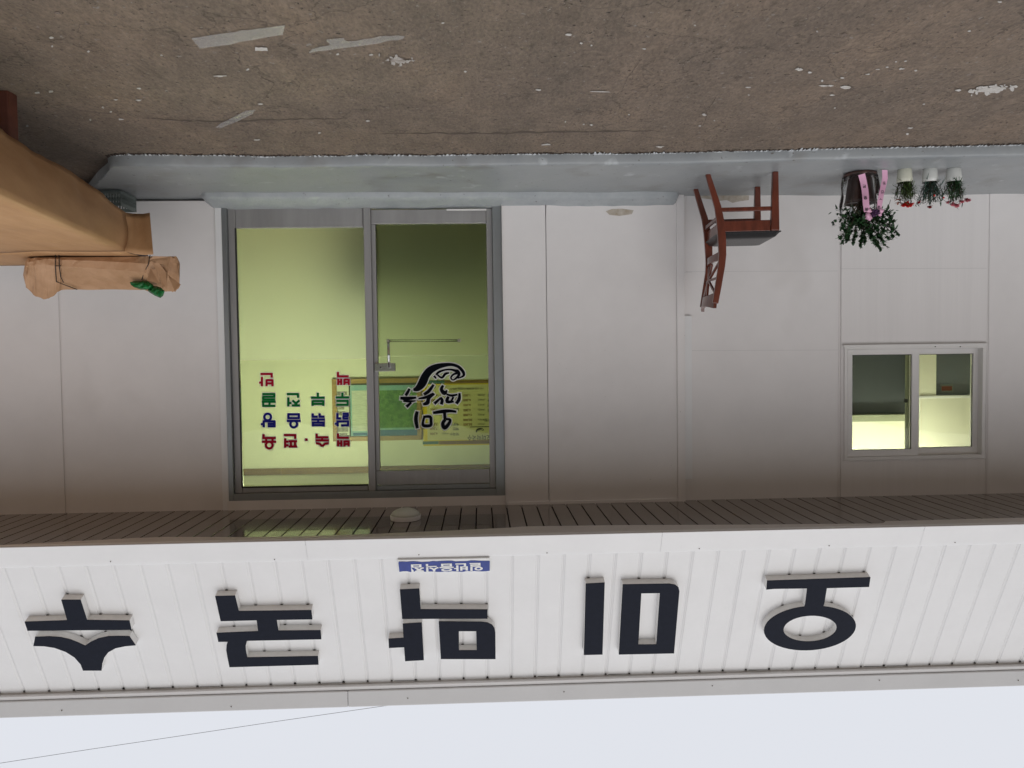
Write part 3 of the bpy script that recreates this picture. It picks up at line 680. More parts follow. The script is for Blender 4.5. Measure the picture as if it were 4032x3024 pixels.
# --- kitchen window
WZ = zm(3280, 1320, 3.19)
q = MB(); yw = -.012
fo = [PY(*WZ(*c), yw) for c in ((110, 125), (1905, 100), (1890, 1545), (160, 1570))]
ox0, ox1, oz0, oz1 = wL, wR, wB, wT
ii = .022
q.prism([[(ox0, yw, oz0), (ox1, yw, oz0), (ox1, yw, oz1), (ox0, yw, oz1)], [(ox0+ii, yw, oz0+ii), (ox0+ii, yw, oz1-ii), (ox1-ii, yw, oz1-ii), (ox1-ii, yw, oz0+ii)]], (0, .11, 0))
WIN = q.build('window', M['pvc'], B, bevel=.003)
bx('window_caulk', M['wall'], WIN, ox0-.008, ox1+.008, -.004, -.001, oz1+.0005, oz1+.010); 
bx('window_sill', M['pvc'], WIN, ox0-.01, ox1+.01, -.022, -.001, oz0-.014, oz0-.0005)
def sash(xa, xb, za, zb_, ga, gb, gc, gd, y):
    q = MB(); q.prism([[(xa, y, za), (xb, y, za), (xb, y, zb_), (xa, y, zb_)], [(ga, y, gc), (ga, y, gd), (gb, y, gd), (gb, y, gc)]], (0, .032, 0))
    o = q.build('sash', M['pvc'], WIN, bevel=.003)
    bx('window_pane', M['wglass'], WIN, ga+.0005, gb-.0005, y+.014, y+.018, gc+.0005, gd-.0005, bevel=0)
    g = MB(); t = .004
    g.prism([[(ga, y+.010, gc), (gb, y+.010, gc), (gb, y+.010, gd), (ga, y+.010, gd)], [(ga+t, y+.010, gc+t), (ga+t, y+.010, gd-t), (gb-t, y+.010, gd-t), (gb-t, y+.010, gc+t)]], (0, .003, 0)); g.build('gasket', M['gasket'], WIN)
wx = lambda a, b=800, Y=0: PY(*WZ(a, b), Y).x
wz = lambda b, a=700, Y=0: PY(*WZ(a, b), Y).z
y1, y2 = .002, .042
sash(wx(1075, 800, y1), ox1-ii-.001, oz0+ii+.001, oz1-ii-.001, wx(990, 800, y1), wx(240, 800, y1), wz(245, 600, y1), wz(1440, 600, y1), y1)
sash(ox0+ii+.001, wx(1020, 800, y2), oz0+ii+.001, oz1-ii-.001, wx(1758, 800, y2), wx(1078, 800, y2), wz(235, 1400, y2), wz(1410, 1400, y2), y2)
c = PY(*WZ(938, 825), .06); MB().box(c.x-.012, c.x+.012, .075, .095, c.z-.014, c.z+.014).build('latch', M['gasket'], WIN, bevel=.004)
bx('inner_stile', M['band'], WIN, wx(975, 800, .07), wx(930, 800, .07), .076, .10, oz0+.03, oz1-.03)
for a in (1285, 1600):
    c = PY(*WZ(a, 143), -.013); MB().blob(c, (.006, .003, .004), 1, .05, 8, 5).build('drain_cap', M['gasket'], WIN)

# --- dining room seen through the door
YB = 2.35; CZ = 2.36
RX0, RX1 = -1.25, 3.3
bx('room_back_wall', M['iwall'], B, RX0, RX1, YB, YB+.08, -.1, CZ+.1, bevel=0)
bx('room_side_wall', M['iwall'], B, RX0-.08, RX0-.001, .132, YB+.08, -.1, CZ+.1, bevel=0)
bx('room_side_wall', M['iwall'], B, RX1+.001, RX1+.08, .132, YB+.08, -.1, CZ+.1, bevel=0)
bx('room_ceiling', M['iceil'], B, RX0, RX1, .132, YB-.001, CZ, CZ+.08, bevel=0)
bx('room_floor', M['ifloor'], B, RX0, RX1, .09, YB-.001, -.02, .09, bevel=0)
bx('room_front_wall', M['iwall'], B, RX0, doorL, .131, .14, .09, CZ-.001, bevel=0); bx('room_front_wall', M['iwall'], B, doorR, RX1, .131, .14, .09, CZ-.001, bevel=0)
bx('room_front_wall', M['iwall'], B, doorL+.001, doorR-.001, .132, .14, doorT+.005, CZ-.001, bevel=0)
mz0 = ZW(1100, 1843, YB)
spl = X(1107, 1850, YB)
bx('cornice', M['mould'], B, RX0, spl-.0015, YB-.022, YB-.001, mz0, CZ-.001); bx('cornice', M['mould'], B, spl+.0015, RX1, YB-.022, YB-.001, mz0, CZ-.001)
# fluorescent batten hung from the room ceiling near the door, and one in the kitchen
def batten(label, x, y, z, ln, strength, colr, along=(1, 0, 0)):
    t = root('fluorescent_lamp', label, 'lamp', (x, y, z))
    MB().box(x-ln/2, x+ln/2, y-.05, y+.05, z-.03, z).build('housing', M['white'], t, bevel=.004)
    for dy in (-.028, .028): MB().tube([(x-ln/2+.03, y+dy, z-.05), (x+ln/2-.03, y+dy, z-.05)], .014, 10).build('tube', emit_mat('lamp_emission', colr, strength), t)
batten('lit fluorescent batten on the dining room ceiling behind the glass door', 1.55, .75, CZ-.002, 1.2, 112, (.96, 1, .68))
# --- kitchen seen through the window
KX0, KX1, KY = -4.9, -1.4, 1.9
bx('kitchen_back_wall', M['cream'], B, KX0, KX1, KY, KY+.08, -.1, CZ+.1, bevel=0)
bx('kitchen_side_wall', M['cream'], B, KX0-.08, KX0-.001, .132, KY+.08, -.1, CZ+.1, bevel=0); bx('kitchen_side_wall', M['cream'], B, KX1+.001, KX1+.08, .132, KY+.08, -.1, CZ+.1, bevel=0)
bx('kitchen_ceiling', M['iceil'], B, KX0, KX1, .132, KY-.001, CZ, CZ+.08, bevel=0)
bx('kitchen_floor', M['ifloor'], B, KX0, KX1, .132, KY-.001, -.02, .09, bevel=0)
batten('lit fluorescent batten on the kitchen ceiling behind the sliding window', -3.3, .55, CZ-.002, 1.3, 44, (.98, 1, .86))
def kit(pxa, pya, pxb, pyb, Y, d):
    a, b = PY(*WZ(pxa, pya), Y), PY(*WZ(pxb, pyb), Y); return min(a.x, b.x), max(a.x, b.x), Y, Y+d, min(a.z, b.z), max(a.z, b.z)
a = kit(150, 1082, 1000, 1700, 1.05, .32); t = root('wall_cabinet', 'cream wall cabinet above the dark grey fridge behind the window', 'cabinet', (a[0], 1.2, a[4]))
MB().box(*a[:4], a[4]+.0, CZ-.002).build('carcass', M['cream'], t, bevel=.004)
a2 = kit(150, 1005, 930, 1078, 1.03, .34); MB().box(*a2[:4], a2[4], a2[5]).build('cabinet_rail', M['band'], t, bevel=.003)['label'] = 'dull olive lower rail'
a = kit(150, -900, 945, 985, 1.12, .5); t = root('fridge', 'dark grey fridge standing behind the left of the kitchen window', 'fridge', (a[0], 1.3, .09))
MB().box(a[0], a[1], a[2], a[3], .092, a[5]).build('body', M['fridge'], t, bevel=.01)
MB().box(a[0]+.04, a[0]+.06, a[2]-.03, a[2]-.001, .7, 1.1).build('handle', M['hood'], t, bevel=.004)
a = kit(1085, 790, 1800, 1700, .95, .35); t = root('range_hood', 'pale cream range hood box above the steel cooker back', 'hood', (a[0], 1.1, a[4]))
MB().box(a[0], a[1], a[2], a[3], a[4], CZ-.002).build('shell', M['cream'], t, bevel=.006)
b = kit(1085, 762, 1790, 786, .945, .3); MB().box(*b).build('rim', M['white'], t, bevel=.004)
a = kit(1080, -900, 1296, 758, .96, .05); bx('added_wall_strip', M['cream'], B, a[0], a[1], a[2], a[3], .09, a[5])  # wall strip added forward of the back wall so the lamp lights it
a = kit(1300, -900, 2000, 755, 1.0, .4); t = root('steel_cupboard', 'grey steel cupboard with a small framed label behind the window', 'cupboard', (a[0], 1.2, .09))
MB().box(a[0], a[1], a[2], a[3], .092, a[5]).build('body', M['hood'], t, bevel=.006)
b = kit(1352, 615, 1512, 718, .99, .008); MB().box(*b).build('label_frame', M['crate'], t, bevel=.002)
b = kit(1368, 642, 1495, 695, .985, .004); MB().box(*b).build('label_print', M['menu_red'], t)

# ================================================================== THINGS INSIDE, ON THE BACK WALL
def bz(x, y): return PY(*zm(1280, 1380, 3.253)(x, y), YB-.03)
def rect(x0, y0, x1, y1, Y, d):
    a, b = PY(*zm(1280, 1380, 3.253)(x0, y0), Y), PY(*zm(1280, 1380, 3.253)(x1, y1), Y); return min(a.x, b.x), max(a.x, b.x), Y, Y+d, min(a.z, b.z), max(a.z, b.z)
r = rect(85, 370, 1240, 1145, YB-.035, .034); t = root('notice_board', 'wooden framed notice board with a green tourist map and papers on the back wall', 'notice board', ((r[0]+r[1])/2, YB, r[4]))
fw = .045; q = MB(); y = YB-.035
q.prism([[(r[0], y, r[4]), (r[1], y, r[4]), (r[1], y, r[5]), (r[0], y, r[5])], [(r[0]+fw, y, r[4]+fw), (r[0]+fw, y, r[5]-fw), (r[1]-fw, y, r[5]-fw), (r[1]-fw, y, r[4]+fw)]], (0, .034, 0)); q.build('frame', M['board_wood'], t, bevel=.004)
MB().box(r[0]+fw, r[1]-fw, YB-.016, YB-.002, r[4]+fw, r[5]-fw).build('backing', M['board_back'], t)
def sheet(nm, mt, x0, y0, x1, y1, lay): return MB().box(*rect(x0, y0, x1, y1, YB-.017-.0015*lay, .001)).build(nm, M[mt], t)
sheet('photo_sheet', 'paper', 138, 440, 315, 1085, 1); sheet('leaflet', 'poster_teal', 318, 445, 558, 1095, 1); sheet('leaflet_text', 'paper_lines', 340, 515, 545, 1030, 2)
sheet('leaflet_foot', 'poster_blue', 360, 1055, 545, 1088, 2)
for (a, b, c, d) in ((155, 525, 285, 570), (160, 720, 245, 755), (160, 985, 295, 1040), (190, 1060, 285, 1098), (160, 780, 260, 830), (165, 870, 290, 920)): sheet('photo_print', 'photo1', a, b, c, d, 2)
sheet('map_sheet', 'poster_teal', 560, 450, 1190, 1098, 1); sheet('map', 'map', 690, 512, 1185, 985, 2); sheet('map_title_band', 'poster_blue', 560, 1022, 1190, 1098, 2)
text_mesh('map_title', '양구군 관광안내도', bz(1035, 1080), (1, 0, 0), (0, 0, 1), .028, M['poster_teal'], t, bold=.01, depth=-.0)
for o in [t.children[-1]]: pass
r = rect(1245, 385, 2300, 1205, YB-.012, .011); t = root('menu_board', 'yellow bordered menu board with price columns on the back wall', 'menu board', ((r[0]+r[1])/2, YB, r[4]))
MB().box(*r).build('panel', M['menu_yellow'], t, bevel=.001)
def msheet(nm, mt, x0, y0, x1, y1, lay=1): return MB().box(*rect(x0, y0, x1, y1, YB-.012-.0015*lay, .001)).build(nm, M[mt], t)
msheet('face', 'menu_face', 1300, 445, 2250, 1135); msheet('foot_band', 'menu_brown', 1250, 390, 2300, 415); msheet('head_band', 'menu_brown', 1460, 1160, 2300, 1190); msheet('head_end', 'menu_teal', 1250, 1165, 1455, 1200, 2)
msheet('foot_end', 'menu_teal', 1250, 388, 1530, 425, 2)
MY = YB-.017
def mt_(nm, body, x, y, size, al='LEFT', mt='ink', sx=1): return text_mesh(nm, body, PY(*zm(1280, 1380, 3.253)(x, y), MY), (1, 0, 0), (0, 0, 1), size, M[mt], t, sx=sx, align=al, bold=.012)
mt_('menu_note', '* 저희 식당은 모든재료를 국내산만을 사용합니다', 2035, 476, .022, sx=.78)
for yy, nm, pr in ((555, '밥', '1,000'), (617, '부', '6,000'), (680, '전', '6,000'), (745, '리', '6,000'), (807, '', '15,000'), (870, '리탕', '50,000'), (928, '', '50,000')):
    if nm: mt_('menu_item', nm, 2118, yy+6, .034)
    mt_('menu_origin', '(국내산)', 2050, yy+4, .022); mt_('menu_price', pr, 1770, yy+6, .034, 'RIGHT', 'menu_red')
for yy, nm, pr in ((1048, '막국수', '6,000'), (982, '백반', '7,000'), (925, '두부전골', '7,000'), (735, '동동주', '7,000'), (617, '소주', '4,000'), (555, '맥주', '4,000')):
    mt_('menu_item', nm, 1715, yy+6, .034); mt_('menu_price', pr, 1345, yy+6, .034, 'RIGHT', 'menu_red')
    if yy > 900: mt_('menu_origin', '(국내산)', 1590, yy+4, .022)
mt_('menu_title', '오미막국수', 2125, 1085, .062, sx=.85)
brush_layer('menu_logo', [[(1935, 1050, 8), (1945, 1020, 24), (1975, 1002, 18), (2010, 1000, 9), (2030, 1018, 8), (2010, 1030, 5)], [(1965, 1025, 7), (1990, 1012, 8), (2015, 1022, 6)]], zm(1280, 1380, 3.253), M['ink'], t, MY, 0)
b = rect(1855, 975, 2130, 980, MY, .0008); MB().box(*b).build('menu_rule', M['ink'], t)
# dark furniture behind the frosted film
t = root('dining_table', 'dark dining table blurred behind the frosted lower glass', 'table', (.7, .8, .09))
MB().box(.30, 1.10, .55, 1.05, .66, .70).build('table_top', M['black_furn'], t, bevel=.006)
for a in (.36, 1.04):
    for b in (.6, 1.0): MB().box(a-.025, a+.025, b-.025, b+.025, .0905, .66).build('leg', M['black_furn'], t)
t = root('added_dark_sofa', 'dark upholstered block added to darken the frosted lower glass of the sliding door', 'added_dark_sofa', (.25, 1.5, .09))  # made-up seat, added so the lower glass reads darker
MB().box(-.75, 1.17, 1.15, 1.85, .14, .46).build('seat', M['black_furn'], t, bevel=.04, seg=3)
MB().box(-.75, 1.17, 1.86, 2.08, .14, .90).build('backrest', M['black_furn'], t, bevel=.05, seg=3)
for a in (-.84, 1.18): MB().box(a, a+.08, 1.15, 2.08, .14, .62).build('armrest', M['black_furn'], t, bevel=.03, seg=3)
for a in (-.78, 1.02):
    for b in (1.2, 2.0): MB().box(a-.02, a+.02, b-.02, b+.02, .0905, .141).build('leg', M['black_furn'], t)

# ================================================================== SIGN LETTERS ON THE FASCIA
TH = .046
def arc(cx, cy, rx, ry, a0, a1, n, sh=0):
    return [(cx+rx*cos(a0+(a1-a0)*i/n), cy+ry*sin(a0+(a1-a0)*i/n)-sh*rx*cos(a0+(a1-a0)*i/n)) for i in range(n+1)]
def sign_letter(label, z, shapes):
    pts0 = [PF(*z(*p), 0) for s in shapes for p in s[0]]
    cx = sum(p.x for p in pts0)/len(pts0); lo = min(pts0, key=lambda p: p.z)
    t = root('sign_letter', label, 'sign letter', (cx, lo.y, lo.z), 'raised letters of the roof sign')
    for s in shapes:
        back = -FN*(TH-.0012)
        loops = [[PF(*z(*p), TH) for p in l] for l in s]
        MB().prism(loops, back).build('letter_block', M['block'], t)
        l2 = []
        base_l = [[(p.x, (p-FN*TH-FO).dot(FUP)) for p in l] for l in loops]; nq = MB()
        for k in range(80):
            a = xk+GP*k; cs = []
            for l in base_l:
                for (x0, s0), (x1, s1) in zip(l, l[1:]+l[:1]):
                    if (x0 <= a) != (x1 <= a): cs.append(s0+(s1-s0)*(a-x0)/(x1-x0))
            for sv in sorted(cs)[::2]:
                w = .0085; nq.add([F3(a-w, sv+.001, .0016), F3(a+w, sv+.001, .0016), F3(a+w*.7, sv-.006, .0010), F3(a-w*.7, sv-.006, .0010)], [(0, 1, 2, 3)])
        if nq.f: nq.build('groove_shade', M['dark'], t, kind='stuff')  # dark marks painted as shade where grooves run under the letter base
        loops2 = [[p+FN*.0035 for p in l] for l in loops]
        MB().prism(loops2, -FN*.003).build('letter_face', M['navy'], t)
z1 = zm(0, 2200, 3.16)
sign_letter('raised navy sign letter 수 with a pitched stroke above a T-shaped bar', z1, [
 [[(765,507),(1005,507),(1085,758),(1612,765),(1638,880),(345,892),(310,780),(838,762)]],
 [[(440,968),(620,962),(760,972),(880,1000),(980,1040),(1060,1078),(1130,1030),(1230,985),(1350,960),(1480,957),(1612,960),(1690,1073),(1560,1085),(1440,1110),(1350,1160),(1300,1225),(1275,1300),(1265,1388),(1035,1388),(1005,1310),(930,1225),(820,1155),(680,1105),(550,1085),(418,1082)]]])
z2 = zm(800, 2200, 3.318)
sign_letter('raised navy sign letter 국 made of three stacked bars joined by stems', z2, [
 [[(158,485),(418,478),(468,680),(1415,668),(1428,788),(962,795),(985,935),(1535,930),(1545,1048),(575,1068),(557,1130),(560,1200),(578,1285),(1500,1268),(1508,1380),(345,1413),(318,1280),(303,1190),(308,1120),(322,1080),(200,1082),(175,965),(720,942),(700,800),(230,812)]]])
z3 = zm(1540, 2150, 3.318)
sign_letter('raised navy sign letter 막 below which the small blue sign hangs', z3, [
 [[(115,565),(370,552),(388,822),(1260,825),(1258,945),(145,948)]],
 [[(152,1010),(402,995),(428,1487),(183,1500),(170,1318),(-28,1328),(-33,1207),(162,1195)]],
 [[(622,980),(1180,985),(1260,995),(1320,1025),(1352,1070),(1362,1130),(1365,1473),(650,1472)], [(885,1108),(1112,1108),(1118,1358),(887,1358)]]])
z4 = zm(2200, 2200, 1.7015)
sign_letter('raised navy sign letter 미 with a tall hollow box beside an upright bar', z4, [
 [[(180,165),(308,158),(293,640),(168,643)]],
 [[(428,170),(740,165),(780,172),(802,190),(808,215),(772,632),(402,640)], [(553,230),(677,228),(653,572),(533,573)]]])
el = arc(1682, 463, 308, 148, radians(-73), radians(360-97), 44, .055)
sign_letter('raised navy sign letter 오 with an oval ring standing on a flat bar', z4, [
 [[(1395,145),(2087,122),(2078,187),(1795,195),(1778,300)] + el + [(1650,300),(1663,197),(1440,200),(1390,205)], arc(1683, 466, 178, 86, 0, 2*pi, 36, .04)[:-1]]])
# small blue sign
bp_ = [(85,185),(1285,160),(1298,338),(98,350)]
P4 = [PF(*z3(*p), .018) for p in bp_]
t = root('small_sign', 'narrow blue and white lettered sign under the letter 막 on the fascia', 'sign', tuple((P4[0]+P4[1])/2))
MB().prism([P4], -FN*.0165).build('board', M['white'], t)
rnd = random.Random(4)
ed = [(100+1190*i/24, 208-20*i/24+rnd.uniform(-5, 9)) for i in range(25)] + [(1288, 332)] + [(1288-1180*i/24, 332+8*i/24+rnd.uniform(-10, 4)) for i in range(25)]
ed = [(95, 225)] + ed[0:] 
MB().prism([[PF(*z3(*p), .0205) for p in ed]], -FN*.0022).build('blue_film', M['blue'], t)
tx = PF(*z3(1200, 322), .0225)
o_ = PF(*z3(1195, 215), .0222); rt = (PF(*z3(180, 325), .0222)-PF(*z3(1195, 318), .0222))
orig = PF(*z3(1205, 222), .0222)
text_mesh('sign_lettering', '일반음식점', orig+FUP*.004, (1, 0, 0), FUP, .063, M['white'], t, sx=1.52, bold=.03)

# ceiling light under the eave
c = PZ(1597, 2045, SOF); c.z = SOF
t = root('ceiling_light', 'round white ceiling light under the eave above the door', 'lamp', tuple(c))
MB().lathe(c+Vector((0, 0, -.030)), [(.098, .029), (.100, .012), (.100, 0)][::-1], 36).build('base_ring', M['white'], t, bevel=.002)
MB().lathe(c+Vector((0, 0, -.075)), [(.004, 0), (.04, .004), (.07, .014), (.088, .028), (.096, .0445)], 36).build('shade', M['lampglass'], t, smooth=True)

# overhead wire
wp = [PY(a, b, 15) for a, b in ((-800, 3105), (0, 3005), (350, 2951), (700, 2899), (1100, 2839), (1510, 2780), (2300, 2700), (3200, 2630))]
o = MB().tube(wp, .0055, 6).build('overhead_wire', M['cable'], smooth=True); tag(o, 'thin dark overhead wire crossing the sky behind the roof', 'wire')

# ================================================================== WOODEN CHAIR
NB = Vector((-1.447, -.655, 0)); fdir = Vector((-.989, -.125, 0)).normalized(); ndir = Vector((-.10, .99, 0)).normalized(); CW = .43; CZ0 = ST
def C(a, b, z): return NB + fdir*a + ndir*b + Vector((0, 0, z))
t = root('wooden_chair', 'reddish brown wooden chair with lattice back and black seat facing sideways on the step', 'chair', tuple(C(.2, .22, CZ0)))
post = [(0, CZ0), (.030, .165), (.062, .27), (.078, .366), (.086, .462), (.090, .57), (.084, .642), (.064, .76), (.044, .875)]
def pa(z):
    for (a0, z0), (a1, z1) in zip(post, post[1:]):
        if z <= z1: return a0+(a1-a0)*(z-z0)/(z1-z0)
    return post[-1][0]
wv = [.030, .036, .042, .048, .050, .046, .042, .040, .036]
for b in (0, CW):
    MB().bar([C(a, b, z) for a, z in post], wv, .026, ndir).build('back_post', M['wood'], t, bevel=.004)
for b in (0, CW):
    MB().bar([C(.415, b, CZ0), C(.413, b, .30), C(.412, b, .428)], [.034, .046, .052], .036, ndir).build('leg', M['wood'], t, bevel=.004)
for b in (0, CW):
    MB().bar([C(.09, b, .394), C(.385, b, .394)], .068, .022, ndir).build('apron', M['wood'], t, bevel=.003)
    MB().bar([C(.07, b, .288), C(.395, b, .288)], .026, .018, ndir).build('stretcher', M['wood'], t, bevel=.003)
MB().bar([C(.085, .014, .394), C(.085, CW-.014, .394)], .068, .022, fdir).build('apron', M['wood'], t, bevel=.003)
MB().bar([C(.412, .019, .394), C(.412, CW-.019, .394)], .068, .024, fdir).build('apron', M['wood'], t, bevel=.003)
MB().bar([C(.066, .014, .335), C(.066, CW-.014, .335)], .024, .016, fdir).build('stretcher', M['wood'], t, bevel=.003)
def seatf(i, j):
    u, v = i/14, j/14; a = .065+.385*u; b = -.012+(CW+.024)*v
    du, dv = min(u, 1-u), min(v, 1-v); e = min(1, min(du*5.5, dv*6.5)); z = .433+.034*math.sqrt(max(0, 1-(1-e)**2))
    return C(a, b, z)
s = MB().grid(15, 15, seatf); nb = len(s.v)
s.grid(2, 15, lambda i, j: C(.065, -.012+(CW+.024)*j/14, .433-.004*i)); 
so_ = s.build('seat', M['leather'], t, smooth=True)
MB().hexa([C(.066, -.011, .4285), C(.449, -.011, .4285), C(.449, CW+.011, .4285), C(.066, CW+.011, .4285)], [C(.066, -.011, .436), C(.449, -.011, .436), C(.449, CW+.011, .436), C(.066, CW+.011, .436)]).build('seat_base', M['leather'], t)
def backrail(z0, z1, bow, nm, crest=0):
    n = 14; q = MB()
    lo, hi = [], []
    for i in range(n+1):
        b = .012+(CW-.024)*i/n; s_ = sin(pi*i/n); a0 = pa(z0)-bow*s_; a1 = pa(z1)-bow*s_
        lo.append(C(a0, b, z0+.012*s_)); hi.append(C(a1, b, z1-crest*s_))
    for k in range(n):
        w = fdir*.010
        q.hexa([lo[k]-w, lo[k+1]-w, lo[k+1]+w, lo[k]+w], [hi[k]-w, hi[k+1]-w, hi[k+1]+w, hi[k]+w])
    return q.build(nm, M['wood'], t)
backrail(.805, .905, .030, 'crest_rail', .022); backrail(.545, .60, .030, 'lower_rail')
mid = C(pa(.71)-.028, CW/2, .712)
for (b, z) in ((.03, .605), (CW-.03, .605), (.03, .808), (CW-.03, .808), (.012, .712), (CW-.012, .712), (CW/2-.035, .61), (CW/2+.035, .61), (CW/2-.035, .815), (CW/2+.035, .815)):
    e = C(pa(z)-.026*sin(pi*b/CW), b, z); MB().bar([e, (e+mid)/2, mid], .016, .014, fdir).build('lattice_bar', M['wood'], t, bevel=.002)

# ================================================================== POTTED PLANTS
def leaf_strip(q, p, d, ln, wd, droop=.3, up=Vector((0, 0, 1)), seg=3):
    d = Vector(d).normalized(); sd = d.cross(up); sd = sd.normalized() if sd.length > .01 else Vector((1, 0, 0)); vs = []
    for i in range(seg+1):
        t_ = i/seg; w = wd*sin(pi*(.12+.86*t_))*.5; c = p + d*(ln*t_) - up*(droop*ln*t_*t_)
        vs += [c+sd*w, c-sd*w + up*0]
    q.add(vs, [(2*i, 2*i+1, 2*i+3, 2*i+2) for i in range(seg)])
def rdir(r, zmin=-.2, zmax=1):
    while True:
        v = Vector((r.uniform(-1, 1), r.uniform(-1, 1), r.uniform(zmin, zmax)))
        if .1 < v.length < 1: return v.normalized()
def small_pot(px, py, label, potm, leafm, petal, kind, seed):
    r = random.Random(seed); c = PZ(px, py, ST); c.y += .045; c.z = ST
    t = root('flower_pot', label, 'potted plant', tuple(c), 'small flower pots on the step')
    MB().lathe(c, [(.036, 0), (.040, .003), (.0455, .06), (.047, .083), (.0435, .083), (.042, .072)], 30).build('pot', M[potm], t, smooth=True)
    MB().lathe(c, [(.030, .066), (.0425, .0735), (.002, .076)], 20).build('soil', M['soil'], t)
    fo, stq = MB(), MB()
    tops = []
    for k in range(38):
        a = r.uniform(0, 2*pi); lean = r.uniform(.05, .55); h = r.uniform(.07, .145)
        b = c+Vector((r.uniform(-.03, .03), r.uniform(-.03, .03), .074)); e = b+Vector((cos(a)*lean*h, sin(a)*lean*h, h)); m_ = (b+e)/2+Vector((cos(a), sin(a), 0))*.01
        stq.tube([b, m_, e], .0014, 4, False); tops.append(e)
        for j in range(15):
            u = r.uniform(.05, 1); p = b*(1-u)+e*u + Vector((cos(a), sin(a), 0))*.01*sin(pi*u)
            leaf_strip(fo, p, rdir(r, -.35, .8), r.uniform(.025, .052), r.uniform(.004, .0075), r.uniform(0, .5))
    stq.build('stems', M['stem'], t); fo.build('foliage', M[leafm], t, kind='stuff')
    def bloom(p, rad, n_, mt, nm='flower'):
        q = MB()
        for i in range(n_):
            d = rdir(r, -.1, 1); s_ = Vector((-d.y, d.x, 0)); s_ = s_.normalized() if s_.length > .01 else Vector((1, 0, 0)); u_ = d.cross(s_)
            w = rad*r.uniform(.35, .6); e = p+d*rad
            q.add([p-s_*w*.2, p+s_*w*.2, e+s_*w+u_*r.uniform(-.3, .3)*w, e+d*w*.25, e-s_*w], [(0, 1, 2, 3, 4)])
        q.build(nm, M[mt], t)
    if kind == 0:
        for (dx, dz, rd) in ((.012, .225, .020), (-.022, .228, .022), (.002, .222, .016), (-.040, .222, .014)): bloom(c+Vector((dx, -.012, dz-.012)), rd, 34, petal)
        for (dx, dz) in ((.045, .222), (.05, .205), (.036, .226)): leaf_strip_ = MB(); [leaf_strip(leaf_strip_, c+Vector((dx, -.01, dz-.02)), rdir(r, .2, 1), .03, .014) for _ in range(4)]; leaf_strip_.build('faded_flower', mat('petal_faded', (.22, .08, .05), .7), t)
    elif kind == 1:
        for (dx, dz, rd) in ((.083, .205, .012), (.012, .232, .015), (-.015, .168, .007), (-.075, .182, .006)):
            e = c+Vector((dx, -.02, dz)); b = c+Vector((dx*.3, 0, .12)); q = MB(); q.tube([b, e], .0016, 5, False); q.build('flower_stem', M['leaf3'], t)
            if rd > .01: bloom(e, rd, 26, petal)
            else: MB().blob(e, rd, 3, .1).build('bud', M['red'], t, smooth=True)
            q = MB(); [leaf_strip(q, b.lerp(e, .75), rdir(r, -.2, .8), .035, .009) for _ in range(5)]; q.build('flower_leaves', M['leaf3'], t)
    else:
        for (dx, dz, rd) in ((.010, .215, .019), (-.012, .222, .020), (.045, .205, .013), (-.045, .200, .015), (-.082, .190, .019)): bloom(c+Vector((dx, -.015, dz)), rd, 30, petal)
small_pot(3578, 659.5, 'small cream white pot with bright red carnations beside the ribboned plant', 'pot_cream', 'leaf2', 'red', 0, 21)
small_pot(3679, 658, 'small white pot with thin dark red buds, middle one of three', 'pot_white', 'leaf3', 'dred', 1, 22)
small_pot(3773, 657, 'small white pot topped with pink carnations', 'pot_white', 'leaf', 'rose', 2, 23)

c = PZ(3413, 668, ST); c.y += .085; c.z = ST
t = root('ribboned_plant', 'dark leafy plant in brown pot with two pink lettered ribbons and clear wrap', 'potted plant', tuple(c))
MB().lathe(c, [(.075, 0), (.098, .004), (.101, .022), (.092, .026), (.082, .028)], 36).build('saucer', M['pot_brown'], t, smooth=True)
MB().lathe(c+Vector((0, 0, .0285)), [(.060, 0), (.070, .01), (.088, .14), (.094, .165), (.088, .167), (.082, .155)], 36).build('pot', M['pot_brown'], t, smooth=True)
MB().lathe(c, [(.070, .172), (.083, .181), (.003, .184)], 20).build('soil', M['soil'], t)
def cello(i, j):
    u, v = i/11, j/47; a = 2*pi*v; rr = .100+.018*u + (.016*u+.004)*sin(7*a+2*u)+.010*noise.noise(Vector((cos(a)*2, sin(a)*2, u*3)))
    z = .02+(.24+.03*sin(5*a))*u
    if u > .8: rr *= 1-.25*(u-.8)*2
    return c+Vector((rr*cos(a), rr*sin(a), z))
MB().grid(12, 48, cello).build('clear_wrap', M['cello'], t, smooth=True)
RZ = zm(3280, 640, 3.6867); Yr = c.y-.125
def ribbon(lp, rp, chars):
    q = MB(); n = len(lp); vs = []
    for i in range(n):
        dy = .012*sin(2.2*i/n*pi); vs += [PY(*RZ(*lp[i]), Yr+dy), PY(*RZ(*rp[i]), Yr+dy)]
    q.add(vs, [(2*i, 2*i+1, 2*i+3, 2*i+2) for i in range(n-1)]); q.build('ribbon', M['pink'], t, smooth=True)
    for (x, y, ch) in chars: text_mesh('ribbon_letter', ch, PY(*RZ(x, y), Yr-.010), (1, 0, .05), (-.05, 0, 1), .022, M['ink'], t, align='CENTER', bold=.02)
ribbon([(365, 185), (395, 290), (415, 400), (425, 500), (435, 620), (450, 720)], [(465, 155), (490, 270), (512, 380), (523, 490), (526, 600), (545, 700)], [(455, 325, '展'), (472, 492, '發'), (485, 660, '祝')])
ribbon([(712, 105), (716, 220), (690, 340), (665, 450), (645, 560), (640, 670)], [(790, 110), (795, 230), (770, 350), (740, 460), (720, 580), (700, 690)], [(742, 282, '동'), (720, 408, '인'), (692, 520, '구'), (668, 632, '양')])
q = MB(); r = random.Random(8)
